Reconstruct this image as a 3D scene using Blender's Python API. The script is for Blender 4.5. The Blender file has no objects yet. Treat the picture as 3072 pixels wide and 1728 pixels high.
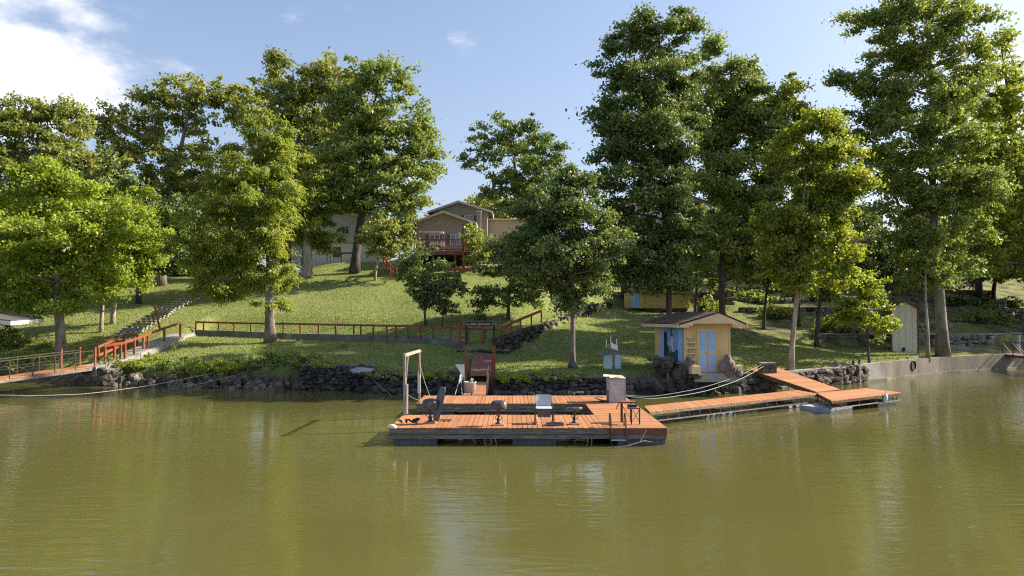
import bpy, bmesh, math, random
import numpy as np
from mathutils import Vector, Matrix, Euler, noise

# ------------------------------------------------------------------ camera, sky, sun, exposure
SC = bpy.context.scene
COL = SC.collection
F = 2114.0                      # focal length in photo pixels (3072 wide)
CAMZ = 3.8                      # drone height above the lake
PITCH = math.atan(74.0 / F)
cam_d = bpy.data.cameras.new('camera'); cam = bpy.data.objects.new('camera', cam_d); COL.objects.link(cam)
cam.location = (0, 0, CAMZ); cam.rotation_euler = (math.pi / 2 + PITCH, 0, 0)
cam_d.sensor_width = 36.0; cam_d.lens = 36.0 * F / 3072.0; cam_d.clip_start = 0.1; cam_d.clip_end = 3000.0
SC.camera = cam
SUN_EL = math.radians(33.5); SUN_AZ = math.radians(76.0)      # azimuth clockwise from +Y
S = Vector((math.sin(SUN_AZ) * math.cos(SUN_EL), math.cos(SUN_AZ) * math.cos(SUN_EL), math.sin(SUN_EL)))
sl = bpy.data.lights.new('sun', 'SUN'); sl.energy = 5.0; sl.angle = math.radians(0.6); sl.color = (1.0, 0.90, 0.74)
so = bpy.data.objects.new('sun', sl); COL.objects.link(so); so.rotation_euler = S.to_track_quat('Z', 'Y').to_euler(); so.location = (60, -10, 60)
W = bpy.data.worlds.new('World'); SC.world = W; W.use_nodes = True
SC.view_settings.view_transform = 'Standard'; SC.view_settings.look = 'None'
SC.view_settings.exposure = 1.0; SC.view_settings.gamma = 1.0; SC.view_settings.use_curve_mapping = False
SC.cycles.max_bounces = 8; SC.cycles.diffuse_bounces = 5; SC.cycles.glossy_bounces = 3
SC.cycles.transmission_bounces = 5; SC.cycles.transparent_max_bounces = 4
SC.cycles.use_denoising = False; SC.cycles.filter_width = 1.15; SC.cycles.sample_clamp_indirect = 4.0

def build_world():
    nt = W.node_tree; N = nt.nodes; L = nt.links; N.clear()
    out = N.new('ShaderNodeOutputWorld'); bg = N.new('ShaderNodeBackground'); bg.inputs['Strength'].default_value = 0.110
    sky = N.new('ShaderNodeTexSky'); sky.sky_type = 'NISHITA'; sky.sun_disc = False
    sky.sun_elevation = SUN_EL; sky.sun_rotation = SUN_AZ; sky.air_density = 1.0; sky.dust_density = 2.2; sky.ozone_density = 1.6
    tc = N.new('ShaderNodeTexCoord')
    def math_(op, a, b=None, c=None):
        n = N.new('ShaderNodeMath'); n.operation = op
        for i, v in enumerate((a, b, c)):
            if v is None: continue
            if isinstance(v, (int, float)): n.inputs[i].default_value = v
            else: L.new(v, n.inputs[i])
        return n.outputs[0]
    # fine cloud texture, stretched along the horizon
    mp = N.new('ShaderNodeMapping'); mp.inputs['Scale'].default_value = (1, 1, 2.2); L.new(tc.outputs['Generated'], mp.inputs[0])
    n1 = N.new('ShaderNodeTexNoise'); n1.inputs['Scale'].default_value = 5.5; n1.inputs['Detail'].default_value = 9; n1.inputs['Roughness'].default_value = 0.58
    L.new(mp.outputs[0], n1.inputs['Vector'])
    n2 = N.new('ShaderNodeTexNoise'); n2.inputs['Scale'].default_value = 1.7; n2.inputs['Detail'].default_value = 3; L.new(mp.outputs[0], n2.inputs['Vector'])
    total = None
    # cumulus banks: directions (pixel of the photo or azimuth/elevation), angular radius, strength
    banks = []
    for px, py, r, s in ((70, 230, .20, .95), (0, 330, .17, .85), (230, 300, .12, .60), (330, 220, .20, .44), (470, 205, .15, .38), (150, 110, .18, .48), (0, 70, .10, .4),
                         (270, 420, .05, .4), (2470, 240, .06, .40), (2420, 260, .06, .26), (3060, 200, .07, .40), (860, 70, .04, .2), (1390, 120, .06, .17)):
        u = (px - 1536) / F; v = (864 - py) / F
        banks.append((Vector((u, math.cos(PITCH) - v * math.sin(PITCH), math.sin(PITCH) + v * math.cos(PITCH))).normalized(), r, s))
    for az, el, r, s in ((-62, 14, .2, .6), (-110, 20, .25, .5), (150, 25, .25, .5), (200, 14, .25, .55), (80, 18, .18, .45), (-150, 40, .2, .4)):
        a, e = math.radians(az), math.radians(el)
        banks.append((Vector((math.sin(a) * math.cos(e), math.cos(a) * math.cos(e), math.sin(e))), r, s))
    for c, r, s in banks:
        sub = N.new('ShaderNodeVectorMath'); sub.operation = 'SUBTRACT'; L.new(tc.outputs['Generated'], sub.inputs[0]); sub.inputs[1].default_value = c
        sc_ = N.new('ShaderNodeVectorMath'); sc_.operation = 'MULTIPLY'; L.new(sub.outputs[0], sc_.inputs[0]); sc_.inputs[1].default_value = (1, 1, 1.6)
        ln = N.new('ShaderNodeVectorMath'); ln.operation = 'LENGTH'; L.new(sc_.outputs[0], ln.inputs[0])
        mr = N.new('ShaderNodeMapRange'); mr.interpolation_type = 'SMOOTHSTEP'
        L.new(ln.outputs['Value'], mr.inputs['Value']); mr.inputs['From Min'].default_value = r; mr.inputs['From Max'].default_value = 0.0
        mr.inputs['To Min'].default_value = 0.0; mr.inputs['To Max'].default_value = s
        total = mr.outputs[0] if total is None else math_('MAXIMUM', total, mr.outputs[0])
    dens = math_('ADD', math_('MULTIPLY', math_('SUBTRACT', n1.outputs['Fac'], 0.5), 1.9), total)
    dens = math_('ADD', dens, math_('MULTIPLY', math_('SUBTRACT', n2.outputs['Fac'], 0.5), 0.35))
    rp = N.new('ShaderNodeMapRange'); rp.interpolation_type = 'SMOOTHSTEP'; L.new(dens, rp.inputs['Value'])
    rp.inputs['From Min'].default_value = 0.24; rp.inputs['From Max'].default_value = 0.66; rp.inputs['To Max'].default_value = 0.96
    mix = N.new('ShaderNodeMix'); mix.data_type = 'RGBA'; L.new(rp.outputs[0], mix.inputs['Factor'])
    # pale summer haze over the sky blue, then the clouds
    hz = N.new('ShaderNodeMix'); hz.data_type = 'RGBA'; hz.inputs['Factor'].default_value = 0.12; sz = N.new('ShaderNodeSeparateXYZ'); L.new(tc.outputs['Generated'], sz.inputs[0]); hm = N.new('ShaderNodeMapRange'); L.new(sz.outputs['Z'], hm.inputs['Value']); hm.inputs['From Min'].default_value = 0.0; hm.inputs['From Max'].default_value = 0.45; hm.inputs['To Min'].default_value = 0.55; hm.inputs['To Max'].default_value = 0.10; L.new(hm.outputs[0], hz.inputs['Factor'])
    L.new(sky.outputs[0], hz.inputs['A']); hz.inputs['B'].default_value = (2.6, 2.8, 3.75, 1)
    L.new(hz.outputs['Result'], mix.inputs['A']); mix.inputs['B'].default_value = (5.2, 5.25, 5.5, 1)
    L.new(mix.outputs['Result'], bg.inputs['Color']); L.new(bg.outputs[0], out.inputs['Surface'])
build_world()

# ------------------------------------------------------------------ helpers
def at(px, py, d):
    """photo pixel + distance along the view axis (from the ground or thing it touches) -> point"""
    u = (px - 1536) / F; v = (864 - py) / F
    y = math.cos(PITCH) - v * math.sin(PITCH); z = math.sin(PITCH) + v * math.cos(PITCH)
    k = d / y
    return Vector((u * k, d, CAMZ + z * k))
def on_z(px, py, z):
    u = (px - 1536) / F; v = (864 - py) / F
    y = math.cos(PITCH) - v * math.sin(PITCH); zz = math.sin(PITCH) + v * math.cos(PITCH)
    k = (z - CAMZ) / zz
    return Vector((u * k, y * k, z))
RNG = random.Random(7)
def smooth(t): t = max(0.0, min(1.0, t)); return t * t * (3 - 2 * t)

class MB:
    """collects shapes in world space, built as ONE mesh"""
    def __init__(s): s.v = []; s.f = []
    def add(s, vs, fs):
        b = len(s.v); s.v += [tuple(p) for p in vs]; s.f += [tuple(b + i for i in f) for f in fs]; return s
    def box(s, c, size, rot=None):
        hx, hy, hz = size[0] / 2, size[1] / 2, size[2] / 2
        vs = [Vector((x, y, z)) for z in (-hz, hz) for x, y in ((-hx, -hy), (hx, -hy), (hx, hy), (-hx, hy))]
        if rot is not None:
            m = rot if isinstance(rot, Matrix) else Euler(rot).to_matrix()
            vs = [m @ p for p in vs]
        c = Vector(c)
        return s.add([p + c for p in vs], [(0, 3, 2, 1), (4, 5, 6, 7), (0, 1, 5, 4), (1, 2, 6, 5), (2, 3, 7, 6), (3, 0, 4, 7)])
    def bar(s, a, b, w, h=None, up=Vector((0, 0, 1))):
        """square timber from a to b"""
        a, b = Vector(a), Vector(b); h = h or w; d = (b - a)
        L_ = d.length
        if L_ < 1e-6: return s
        d.normalize(); side = d.cross(up)
        if side.length < 1e-3: side = d.cross(Vector((1, 0, 0)))
        side.normalize(); u2 = side.cross(d).normalized()
        m = Matrix((side, d, u2)).transposed()
        return s.box((a + b) / 2, (w, L_, h), m)
    def tube(s, pts, rad, n=8, cap=True):
        pts = [Vector(p) for p in pts]
        if not hasattr(rad, '__len__'): rad = [rad] * len(pts)
        b0 = len(s.v); vs = []; fs = []
        ref = None
        for i, p in enumerate(pts):
            d = (pts[min(i + 1, len(pts) - 1)] - pts[max(i - 1, 0)])
            if d.length < 1e-9: d = Vector((0, 0, 1))
            d.normalize()
            if ref is None:
                ref = Vector((1, 0, 0)) if abs(d.x) < .8 else Vector((0, 1, 0))
            x = (ref - d * ref.dot(d)).normalized(); y = d.cross(x); ref = x
            for k in range(n):
                a = 2 * math.pi * k / n
                vs.append(p + (x * math.cos(a) + y * math.sin(a)) * rad[i])
        for i in range(len(pts) - 1):
            for k in range(n):
                fs.append((i * n + k, i * n + (k + 1) % n, (i + 1) * n + (k + 1) % n, (i + 1) * n + k))
        if cap:
            fs.append(tuple(reversed(range(n)))); e = (len(pts) - 1) * n; fs.append(tuple(e + k for k in range(n)))
        return s.add(vs, fs)
    def lathe(s, c, prof, n=16, axis=None, sx=1.0, sy=1.0):
        """profile of (r, z) about the vertical through c"""
        c = Vector(c); vs = []; fs = []
        m = axis if axis is not None else Matrix.Identity(3)
        for r, z in prof:
            for k in range(n):
                a = 2 * math.pi * k / n
                vs.append(c + m @ Vector((r * math.cos(a) * sx, r * math.sin(a) * sy, z)))
        for i in range(len(prof) - 1):
            for k in range(n):
                fs.append((i * n + k, i * n + (k + 1) % n, (i + 1) * n + (k + 1) % n, (i + 1) * n + k))
        if prof[0][0] > 1e-4: fs.append(tuple(reversed(range(n))))
        if prof[-1][0] > 1e-4: e = (len(prof) - 1) * n; fs.append(tuple(e + k for k in range(n)))
        return s.add(vs, fs)
    def prism(s, poly, off):
        """closed polygon (points) pushed by vector off"""
        n = len(poly); off = Vector(off); vs = [Vector(p) for p in poly] + [Vector(p) + off for p in poly]
        fs = [tuple(range(n)), tuple(reversed(range(n, 2 * n)))] + [(i, i + n, (i + 1) % n + n, (i + 1) % n) for i in range(n)]
        return s.add(vs, fs)
    def hexa(s, q, th):
        """four top corners, thickness downward"""
        q = [Vector(p) for p in q]; vs = q + [p - Vector((0, 0, th)) for p in q]
        return s.add(vs, [(0, 1, 2, 3), (7, 6, 5, 4), (0, 4, 5, 1), (1, 5, 6, 2), (2, 6, 7, 3), (3, 7, 4, 0)])

def link(o, parent=None):
    COL.objects.link(o)
    if parent is not None: o.parent = parent
    return o
ROOT = {}
def origin_of(o):
    return Vector(ROOT.get(o.name, (0, 0, 0)))
def obj(name, mb, mat_, parent=None, smooth_=False, fix=True):
    off = origin_of(parent) if parent is not None else Vector((0, 0, 0))
    me = bpy.data.meshes.new(name)
    me.from_pydata([(p[0] - off.x, p[1] - off.y, p[2] - off.z) for p in mb.v], [], mb.f)
    if fix:
        bm = bmesh.new(); bm.from_mesh(me); bmesh.ops.recalc_face_normals(bm, faces=bm.faces); bm.to_mesh(me); bm.free()
    if smooth_: me.polygons.foreach_set('use_smooth', [True] * len(me.polygons))
    me.materials.append(mat_); me.update()
    o = bpy.data.objects.new(name, me); link(o, parent)
    ROOT[o.name] = tuple(off)
    return o
def inst(name, me, loc, rot, scale, parent):
    """a piece that shares mesh data; loc in world space"""
    o = bpy.data.objects.new(name, me); link(o, parent)
    off = origin_of(parent) if parent is not None else Vector((0, 0, 0))
    o.location = Vector(loc) - off; o.rotation_euler = rot; o.scale = scale
    return o
def tag(o, label, cat, group=None, kind=None):
    if label: o['label'] = label
    if cat: o['category'] = cat
    if group: o['group'] = group
    if kind: o['kind'] = kind
    return o
def thing(name, label, cat, loc=(0, 0, 0), group=None):
    o = bpy.data.objects.new(name, None); link(o); o.location = loc; o.empty_display_size = 0.2
    ROOT[o.name] = tuple(loc)
    return tag(o, label, cat, group)

# ------------------------------------------------------------------ materials
def mat(name, c1, c2=None, rough=0.8, scale=4.0, detail=5.0, bump=0.0, bscale=None, stretch=(1, 1, 1), vary=0.0, lo=0.35, hi=0.65, c3=None, s3=0.6, lo3=.55, hi3=.7, metal=0.0, spec=0.4, coord='Object'):
    m = bpy.data.materials.new(name); m.use_nodes = True; nt = m.node_tree; N = nt.nodes; L = nt.links
    p = N['Principled BSDF']; p.inputs['Roughness'].default_value = rough; p.inputs['Metallic'].default_value = metal
    p.inputs['Specular IOR Level'].default_value = spec
    tc = N.new('ShaderNodeTexCoord'); mp = N.new('ShaderNodeMapping'); mp.inputs['Scale'].default_value = stretch
    L.new(tc.outputs[coord], mp.inputs[0])
    info = N.new('ShaderNodeObjectInfo')
    ad = N.new('ShaderNodeVectorMath'); ad.operation = 'ADD'; L.new(mp.outputs[0], ad.inputs[0])
    mu = N.new('ShaderNodeVectorMath'); mu.operation = 'SCALE'; mu.inputs[0].default_value = (37, 19, 53); L.new(info.outputs['Random'], mu.inputs['Scale']); L.new(mu.outputs[0], ad.inputs[1])
    vec = ad.outputs[0]
    c2 = c2 or tuple(x * .7 for x in c1)
    nz = N.new('ShaderNodeTexNoise'); nz.inputs['Scale'].default_value = scale; nz.inputs['Detail'].default_value = detail; nz.inputs['Roughness'].default_value = .6
    L.new(vec, nz.inputs['Vector'])
    mr = N.new('ShaderNodeMapRange'); L.new(nz.outputs['Fac'], mr.inputs['Value']); mr.inputs['From Min'].default_value = lo; mr.inputs['From Max'].default_value = hi
    mx = N.new('ShaderNodeMix'); mx.data_type = 'RGBA'; L.new(mr.outputs[0], mx.inputs['Factor'])
    mx.inputs['A'].default_value = (*c1, 1); mx.inputs['B'].default_value = (*c2, 1); res = mx.outputs['Result']
    if c3:
        n3 = N.new('ShaderNodeTexNoise'); n3.inputs['Scale'].default_value = s3; n3.inputs['Detail'].default_value = 4; L.new(vec, n3.inputs['Vector'])
        m3 = N.new('ShaderNodeMapRange'); L.new(n3.outputs['Fac'], m3.inputs['Value']); m3.inputs['From Min'].default_value = lo3; m3.inputs['From Max'].default_value = hi3
        x3 = N.new('ShaderNodeMix'); x3.data_type = 'RGBA'; L.new(m3.outputs[0], x3.inputs['Factor']); L.new(res, x3.inputs['A']); x3.inputs['B'].default_value = (*c3, 1); res = x3.outputs['Result']
    if vary:
        hv = N.new('ShaderNodeHueSaturation'); L.new(res, hv.inputs['Color'])
        vr = N.new('ShaderNodeMapRange'); L.new(info.outputs['Random'], vr.inputs['Value']); vr.inputs['To Min'].default_value = 1 - vary; vr.inputs['To Max'].default_value = 1 + vary
        L.new(vr.outputs[0], hv.inputs['Value']); res = hv.outputs['Color']
    L.new(res, p.inputs['Base Color'])
    if bump:
        nb = N.new('ShaderNodeTexNoise'); nb.inputs['Scale'].default_value = bscale or scale * 2; nb.inputs['Detail'].default_value = 6; L.new(vec, nb.inputs['Vector'])
        b = N.new('ShaderNodeBump'); b.inputs['Strength'].default_value = bump; b.inputs['Distance'].default_value = .05; L.new(nb.outputs['Fac'], b.inputs['Height']); L.new(b.outputs[0], p.inputs['Normal'])
    return m
M = {}
M['deck'] = mat('deck_paint', (.45, .195, .080), (.37, .15, .062), .75, 5, 6, .15, 20, (1, 1, 1), .16, c3=(.31, .21, .15), s3=1.1, lo3=.52, hi3=.74)
M['rail'] = mat('rail_paint', (.33, .085, .03), (.22, .055, .022), .7, 6, 5, .15, 25, vary=.15, c3=(.2, .12, .08), s3=2)
M['ramp'] = mat('ramp_paint', (.25, .085, .055), (.17, .065, .05), .8, 5, 6, .15, 20, vary=.12, c3=(.17, .13, .11), s3=1.2)
M['greywood'] = mat('weathered_wood', (.22, .20, .175), (.10, .09, .08), .9, 3, 8, .4, 10, (1, 1, 8), .12, c3=(.36, .34, .31), s3=2.2, lo3=.55, hi3=.75)
M['darkwood'] = mat('wet_wood', (.06, .055, .045), (.11, .10, .085), .8, 4, 6, .3, 12, (1, 1, 6))
M['palewood'] = mat('bleached_wood', (.46, .37, .29), (.28, .20, .15), .85, 5, 6, .3, 18, (1, 1, .5))
M['float'] = mat('float_plastic', (.075, .085, .10), (.12, .13, .15), .55, 2, 6, .1, c3=(.23, .23, .22), s3=1.5)
M['greyfloat'] = mat('grey_float', (.42, .43, .44), (.26, .27, .28), .55, 2.5, 6, .1, c3=(.13, .12, .10), s3=1.1)
M['galv'] = mat('galvanised_steel', (.30, .28, .24), (.18, .15, .12), .55, 6, 5, metal=.5)
M['darksteel'] = mat('dark_steel', (.045, .042, .04), (.09, .07, .06), .5, 8, 4, metal=.3)
M['rust'] = mat('rusty_steel', (.12, .055, .035), (.07, .045, .035), .75, 9, 5, metal=.2)
M['blackvinyl'] = mat('black_vinyl', (.035, .032, .035), (.10, .085, .085), .35, 7, 5, .08, spec=.6, c3=(.3, .28, .27), s3=5, lo3=.62, hi3=.75)
M['bluegrey'] = mat('bluegrey_plastic', (.13, .16, .20), (.09, .11, .14), .45, 3, 4)
M['greyplastic'] = mat('pale_grey_plastic', (.52, .54, .58), (.42, .44, .48), .4, 3, 4)
M['brownpanel'] = mat('brown_panel', (.17, .115, .09), (.12, .085, .07), .7, 5, 4)
M['white'] = mat('white_paint', (.72, .71, .68), (.55, .54, .50), .6, 3, 5)
M['pvc'] = mat('white_pvc', (.74, .72, .66), (.6, .57, .5), .45, 3, 4)
M['rope'] = mat('rope', (.40, .38, .33), (.27, .25, .21), .9, 20, 2)
M['greenrope'] = mat('pale_green_rope', (.32, .46, .38), (.38, .42, .36), .9, 6, 2)
M['stone'] = mat('dark_wall_stone', (.10, .092, .08), (.045, .042, .038), .95, 3, 7, .7, 9, vary=.5, c3=(.16, .145, .125), s3=3, lo3=.58, hi3=.74)
M['mortar'] = mat('dark_mortar', (.045, .043, .04), (.025, .024, .023), .95, 3, 7, .6, 8)
M['rubble'] = mat('rubble_rock', (.16, .13, .10), (.07, .06, .05), .95, 2.5, 8, .8, 7, vary=.4, c3=(.24, .205, .17), s3=1.8)
M['boulder'] = mat('purple_boulder', (.26, .20, .18), (.13, .10, .095), .95, 2.5, 8, .8, 7, vary=.1, c3=(.38, .33, .28), s3=2)
M['tanstone'] = mat('tan_terrace_stone', (.22, .17, .12), (.12, .095, .07), .95, 2.5, 7, .7, 6, vary=.3, c3=(.30, .25, .19), s3=1.2)
M['terracestone'] = mat('grey_terrace_stone', (.27, .25, .22), (.15, .14, .12), .95, 2.5, 7, .7, 6, vary=.3, c3=(.38, .36, .32), s3=1.2)
M['concrete'] = mat('concrete', (.36, .34, .31), (.24, .23, .21), .9, 1.5, 8, .25, 12, c3=(.13, .125, .11), s3=.8, lo3=.52, hi3=.72)
M['kerb'] = mat('mossy_concrete', (.20, .19, .17), (.12, .115, .10), .95, 1.8, 8, .4, 10, c3=(.30, .28, .25), s3=1.2)
M['seaconc'] = mat('stained_concrete', (.22, .19, .15), (.11, .10, .085), .9, 1.2, 8, .25, 10, (1, 1, .4), c3=(.34, .29, .22), s3=.6)
M['yellow'] = mat('yellow_paint', (.76, .56, .27), (.66, .47, .21), .75, 1.4, 6, .06, 25)
M['paleyellow'] = mat('pale_yellow_trim', (.78, .64, .40), (.66, .48, .23), .75, 2.5, 6, .06, 25)
M['blue'] = mat('pale_blue_paint', (.36, .54, .80), (.30, .48, .74), .6, 1.8, 5)
M['muralblue'] = mat('mural_blue', (.19, .34, .62), (.25, .41, .70), .7, 1.0, 5)
M['muralgreen'] = mat('mural_green', (.02, .12, .085), (.03, .085, .045), .8, 7, 5)
M['black'] = mat('black_paint', (.02, .02, .025), (.035, .03, .035), .8, 4, 3)
M['shingle'] = mat('brown_shingle', (.12, .075, .06), (.06, .042, .038), .95, 7, 7, .5, 30, (1, 1, 1), c3=(.17, .11, .09), s3=1.2)
M['greyshingle'] = mat('grey_shingle', (.11, .10, .095), (.07, .065, .06), .95, 5, 7, .4, 20)
M['tanwall'] = mat('cream_metal', (.62, .57, .45), (.55, .50, .39), .6, 2, 4)
M['maroon'] = mat('maroon_trim', (.20, .06, .06), (.15, .05, .05), .6, 3, 3)
M['whitewall'] = mat('white_block_wall', (.80, .79, .77), (.70, .69, .67), .8, 1.2, 6)
M['greywall'] = mat('pale_grey_wall', (.50, .47, .44), (.42, .39, .36), .8, 1.2, 6)
M['fascia'] = mat('cream_fascia', (.60, .55, .46), (.52, .47, .39), .6, 2, 4)
M['brick'] = mat('pink_brick', (.42, .30, .25), (.32, .23, .20), .9, 6, 5)
M['glass'] = mat('window_glass', (.10, .13, .17), (.16, .20, .25), .08, .6, 2, spec=.8)
M['darkglass'] = mat('dark_glass', (.012, .013, .016), (.03, .032, .036), .08, .6, 2, spec=.8)
M['greyfence'] = mat('grey_fence', (.16, .15, .15), (.11, .105, .105), .9, 3, 5, vary=.15)
M['bark'] = mat('grey_bark', (0.270, 0.223, 0.176), (0.115, 0.095, 0.074), .95, 5, 8, .9, 9, (1, 1, .25), c3=(.28, .25, .21), s3=1.5)
M['darkbark'] = mat('dark_bark', (0.115, 0.097, 0.081), (0.054, 0.046, 0.041), .95, 5, 8, .9, 9, (1, 1, .25))
M['palebark'] = mat('pale_bark', (0.446, 0.392, 0.311), (0.243, 0.203, 0.155), .95, 3, 8, .5, 8, (1, 1, .4), c3=(.12, .10, .08), s3=1.4)
M['boxside'] = mat('scuffed_grey_box', (.43, .45, .46), (.33, .345, .35), .8, 4, 8, .15, 20, c3=(.31, .28, .23), s3=3.5, lo3=.62, hi3=.74)
M['plywood'] = mat('peeling_plywood', (.55, .36, .20), (.42, .24, .13), .85, 4, 6, .2, 15, c3=(.62, .58, .50), s3=3, lo3=.45, hi3=.55)
M['chalk'] = mat('white_marker', (.75, .75, .76), (.6, .6, .62), .8, 6, 3)
M['tubwhite'] = mat('planter_tub', (.46, .44, .40), (.36, .34, .31), .7, 3, 5)
M['fender'] = mat('blue_fender', (.55, .66, .72), (.40, .52, .60), .5, 3, 4)
M['bag'] = mat('litter_bag', (.10, .10, .10), (.05, .05, .05), .6, 5, 4)
M['flatrock'] = mat('pale_flat_rock', (.34, .35, .36), (.26, .27, .28), .9, 3, 6, .4, 8)
M['redstruct'] = mat('red_shed_boards', (.16, .05, .035), (.10, .035, .028), .85, 4, 5)

def siding(name, c, pitch, vertical=False):
    """boards as a saw-tooth relief in the wall material (too small to see one by one)"""
    m = bpy.data.materials.new(name); m.use_nodes = True; nt = m.node_tree; N = nt.nodes; L = nt.links
    p = N['Principled BSDF']; p.inputs['Roughness'].default_value = .7
    tc = N.new('ShaderNodeTexCoord'); sx = N.new('ShaderNodeSeparateXYZ'); L.new(tc.outputs['Object'], sx.inputs[0])
    d = N.new('ShaderNodeMath'); d.operation = 'DIVIDE'; d.inputs[1].default_value = pitch
    if vertical:
        a = N.new('ShaderNodeMath'); a.operation = 'ADD'; L.new(sx.outputs['X'], a.inputs[0]); L.new(sx.outputs['Y'], a.inputs[1]); L.new(a.outputs[0], d.inputs[0])
    else: L.new(sx.outputs['Z'], d.inputs[0])
    fr = N.new('ShaderNodeMath'); fr.operation = 'FRACT'; L.new(d.outputs[0], fr.inputs[0])
    groove = N.new('ShaderNodeMapRange'); L.new(fr.outputs[0], groove.inputs['Value']); groove.inputs['From Min'].default_value = 0.0; groove.inputs['From Max'].default_value = .16
    nz = N.new('ShaderNodeTexNoise'); nz.inputs['Scale'].default_value = 1.3; nz.inputs['Detail'].default_value = 6; L.new(tc.outputs['Object'], nz.inputs['Vector'])
    mr = N.new('ShaderNodeMapRange'); L.new(nz.outputs['Fac'], mr.inputs['Value']); mr.inputs['To Min'].default_value = .9; mr.inputs['To Max'].default_value = 1.08
    g2 = N.new('ShaderNodeMapRange'); L.new(groove.outputs[0], g2.inputs['Value']); g2.inputs['To Min'].default_value = .68; g2.inputs['To Max'].default_value = 1
    mu = N.new('ShaderNodeMath'); mu.operation = 'MULTIPLY'; L.new(mr.outputs[0], mu.inputs[0]); L.new(g2.outputs[0], mu.inputs[1])
    sc_ = N.new('ShaderNodeVectorMath'); sc_.operation = 'SCALE'; sc_.inputs[0].default_value = c; L.new(mu.outputs[0], sc_.inputs['Scale'])
    L.new(sc_.outputs[0], p.inputs['Base Color'])
    b = N.new('ShaderNodeBump'); b.inputs['Strength'].default_value = .5; b.inputs['Distance'].default_value = .02; L.new(fr.outputs[0] if not vertical else groove.outputs[0], b.inputs['Height']); L.new(b.outputs[0], p.inputs['Normal'])
    return m
M['brownsiding'] = siding('brown_lap_siding', (.36, .30, .255), .2)
M['tansiding'] = siding('tan_lap_siding', (.46, .36, .265), .2)
M['greysiding'] = siding('grey_lap_siding', (.52, .50, .47), .2)
M['yellowboards'] = siding('yellow_vertical_boards', (.62, .45, .17), .2, True)
M['corrugated'] = siding('cream_corrugated', (.80, .74, .60), .17, True)

def leaf_mat(name, cols, trans=0.35, rough=.5):
    m = bpy.data.materials.new(name); m.use_nodes = True; nt = m.node_tree; N = nt.nodes; L = nt.links
    N.clear(); out = N.new('ShaderNodeOutputMaterial'); p = N.new('ShaderNodeBsdfPrincipled'); t = N.new('ShaderNodeBsdfTranslucent'); ms = N.new('ShaderNodeMixShader')
    at_ = N.new('ShaderNodeAttribute'); at_.attribute_name = 'tint'
    rp = N.new('ShaderNodeValToRGB'); rp.color_ramp.interpolation = 'LINEAR'
    e = rp.color_ramp.elements
    while len(e) < len(cols): e.new(.5)
    for i, c in enumerate(cols): e[i].position = i / (len(cols) - 1); e[i].color = (*c, 1)
    L.new(at_.outputs['Fac'], rp.inputs[0]); L.new(rp.outputs[0], p.inputs['Base Color'])
    tm = N.new('ShaderNodeMix'); tm.data_type = 'RGBA'; tm.blend_type = 'MULTIPLY'; tm.inputs['Factor'].default_value = 1; L.new(rp.outputs[0], tm.inputs['A']); tm.inputs['B'].default_value = (1.25, 1.2, .5, 1)
    L.new(tm.outputs['Result'], t.inputs[0])
    p.inputs['Roughness'].default_value = rough; p.inputs['Specular IOR Level'].default_value = .35
    ms.inputs[0].default_value = trans; L.new(p.outputs[0], ms.inputs[1]); L.new(t.outputs[0], ms.inputs[2]); L.new(ms.outputs[0], out.inputs[0])
    return m
LM = {
 'bright': leaf_mat('leaf_yellow_green', [(0.186, 0.265, 0.039), (0.295, 0.379, 0.049), (0.404, 0.471, 0.068)], .45),
 'olive':  leaf_mat('leaf_olive', [(0.169, 0.214, 0.054), (0.261, 0.299, 0.077), (0.354, 0.367, 0.124)], .4),
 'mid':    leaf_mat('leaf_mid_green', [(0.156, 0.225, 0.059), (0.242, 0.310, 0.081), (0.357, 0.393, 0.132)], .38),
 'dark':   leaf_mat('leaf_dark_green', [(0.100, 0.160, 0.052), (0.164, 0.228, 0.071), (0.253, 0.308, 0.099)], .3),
 'feather':leaf_mat('leaf_feather_green', [(0.196, 0.266, 0.055), (0.302, 0.365, 0.074), (0.416, 0.443, 0.109)], .42),
 'gold':   leaf_mat('leaf_golden_green', [(0.150, 0.213, 0.041), (0.267, 0.335, 0.052), (0.433, 0.442, 0.082)], .48),
 'grass':  leaf_mat('grass_blade', [(0.176, 0.238, 0.071), (0.249, 0.301, 0.100), (0.322, 0.338, 0.156)], .3, .7),
}

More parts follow.
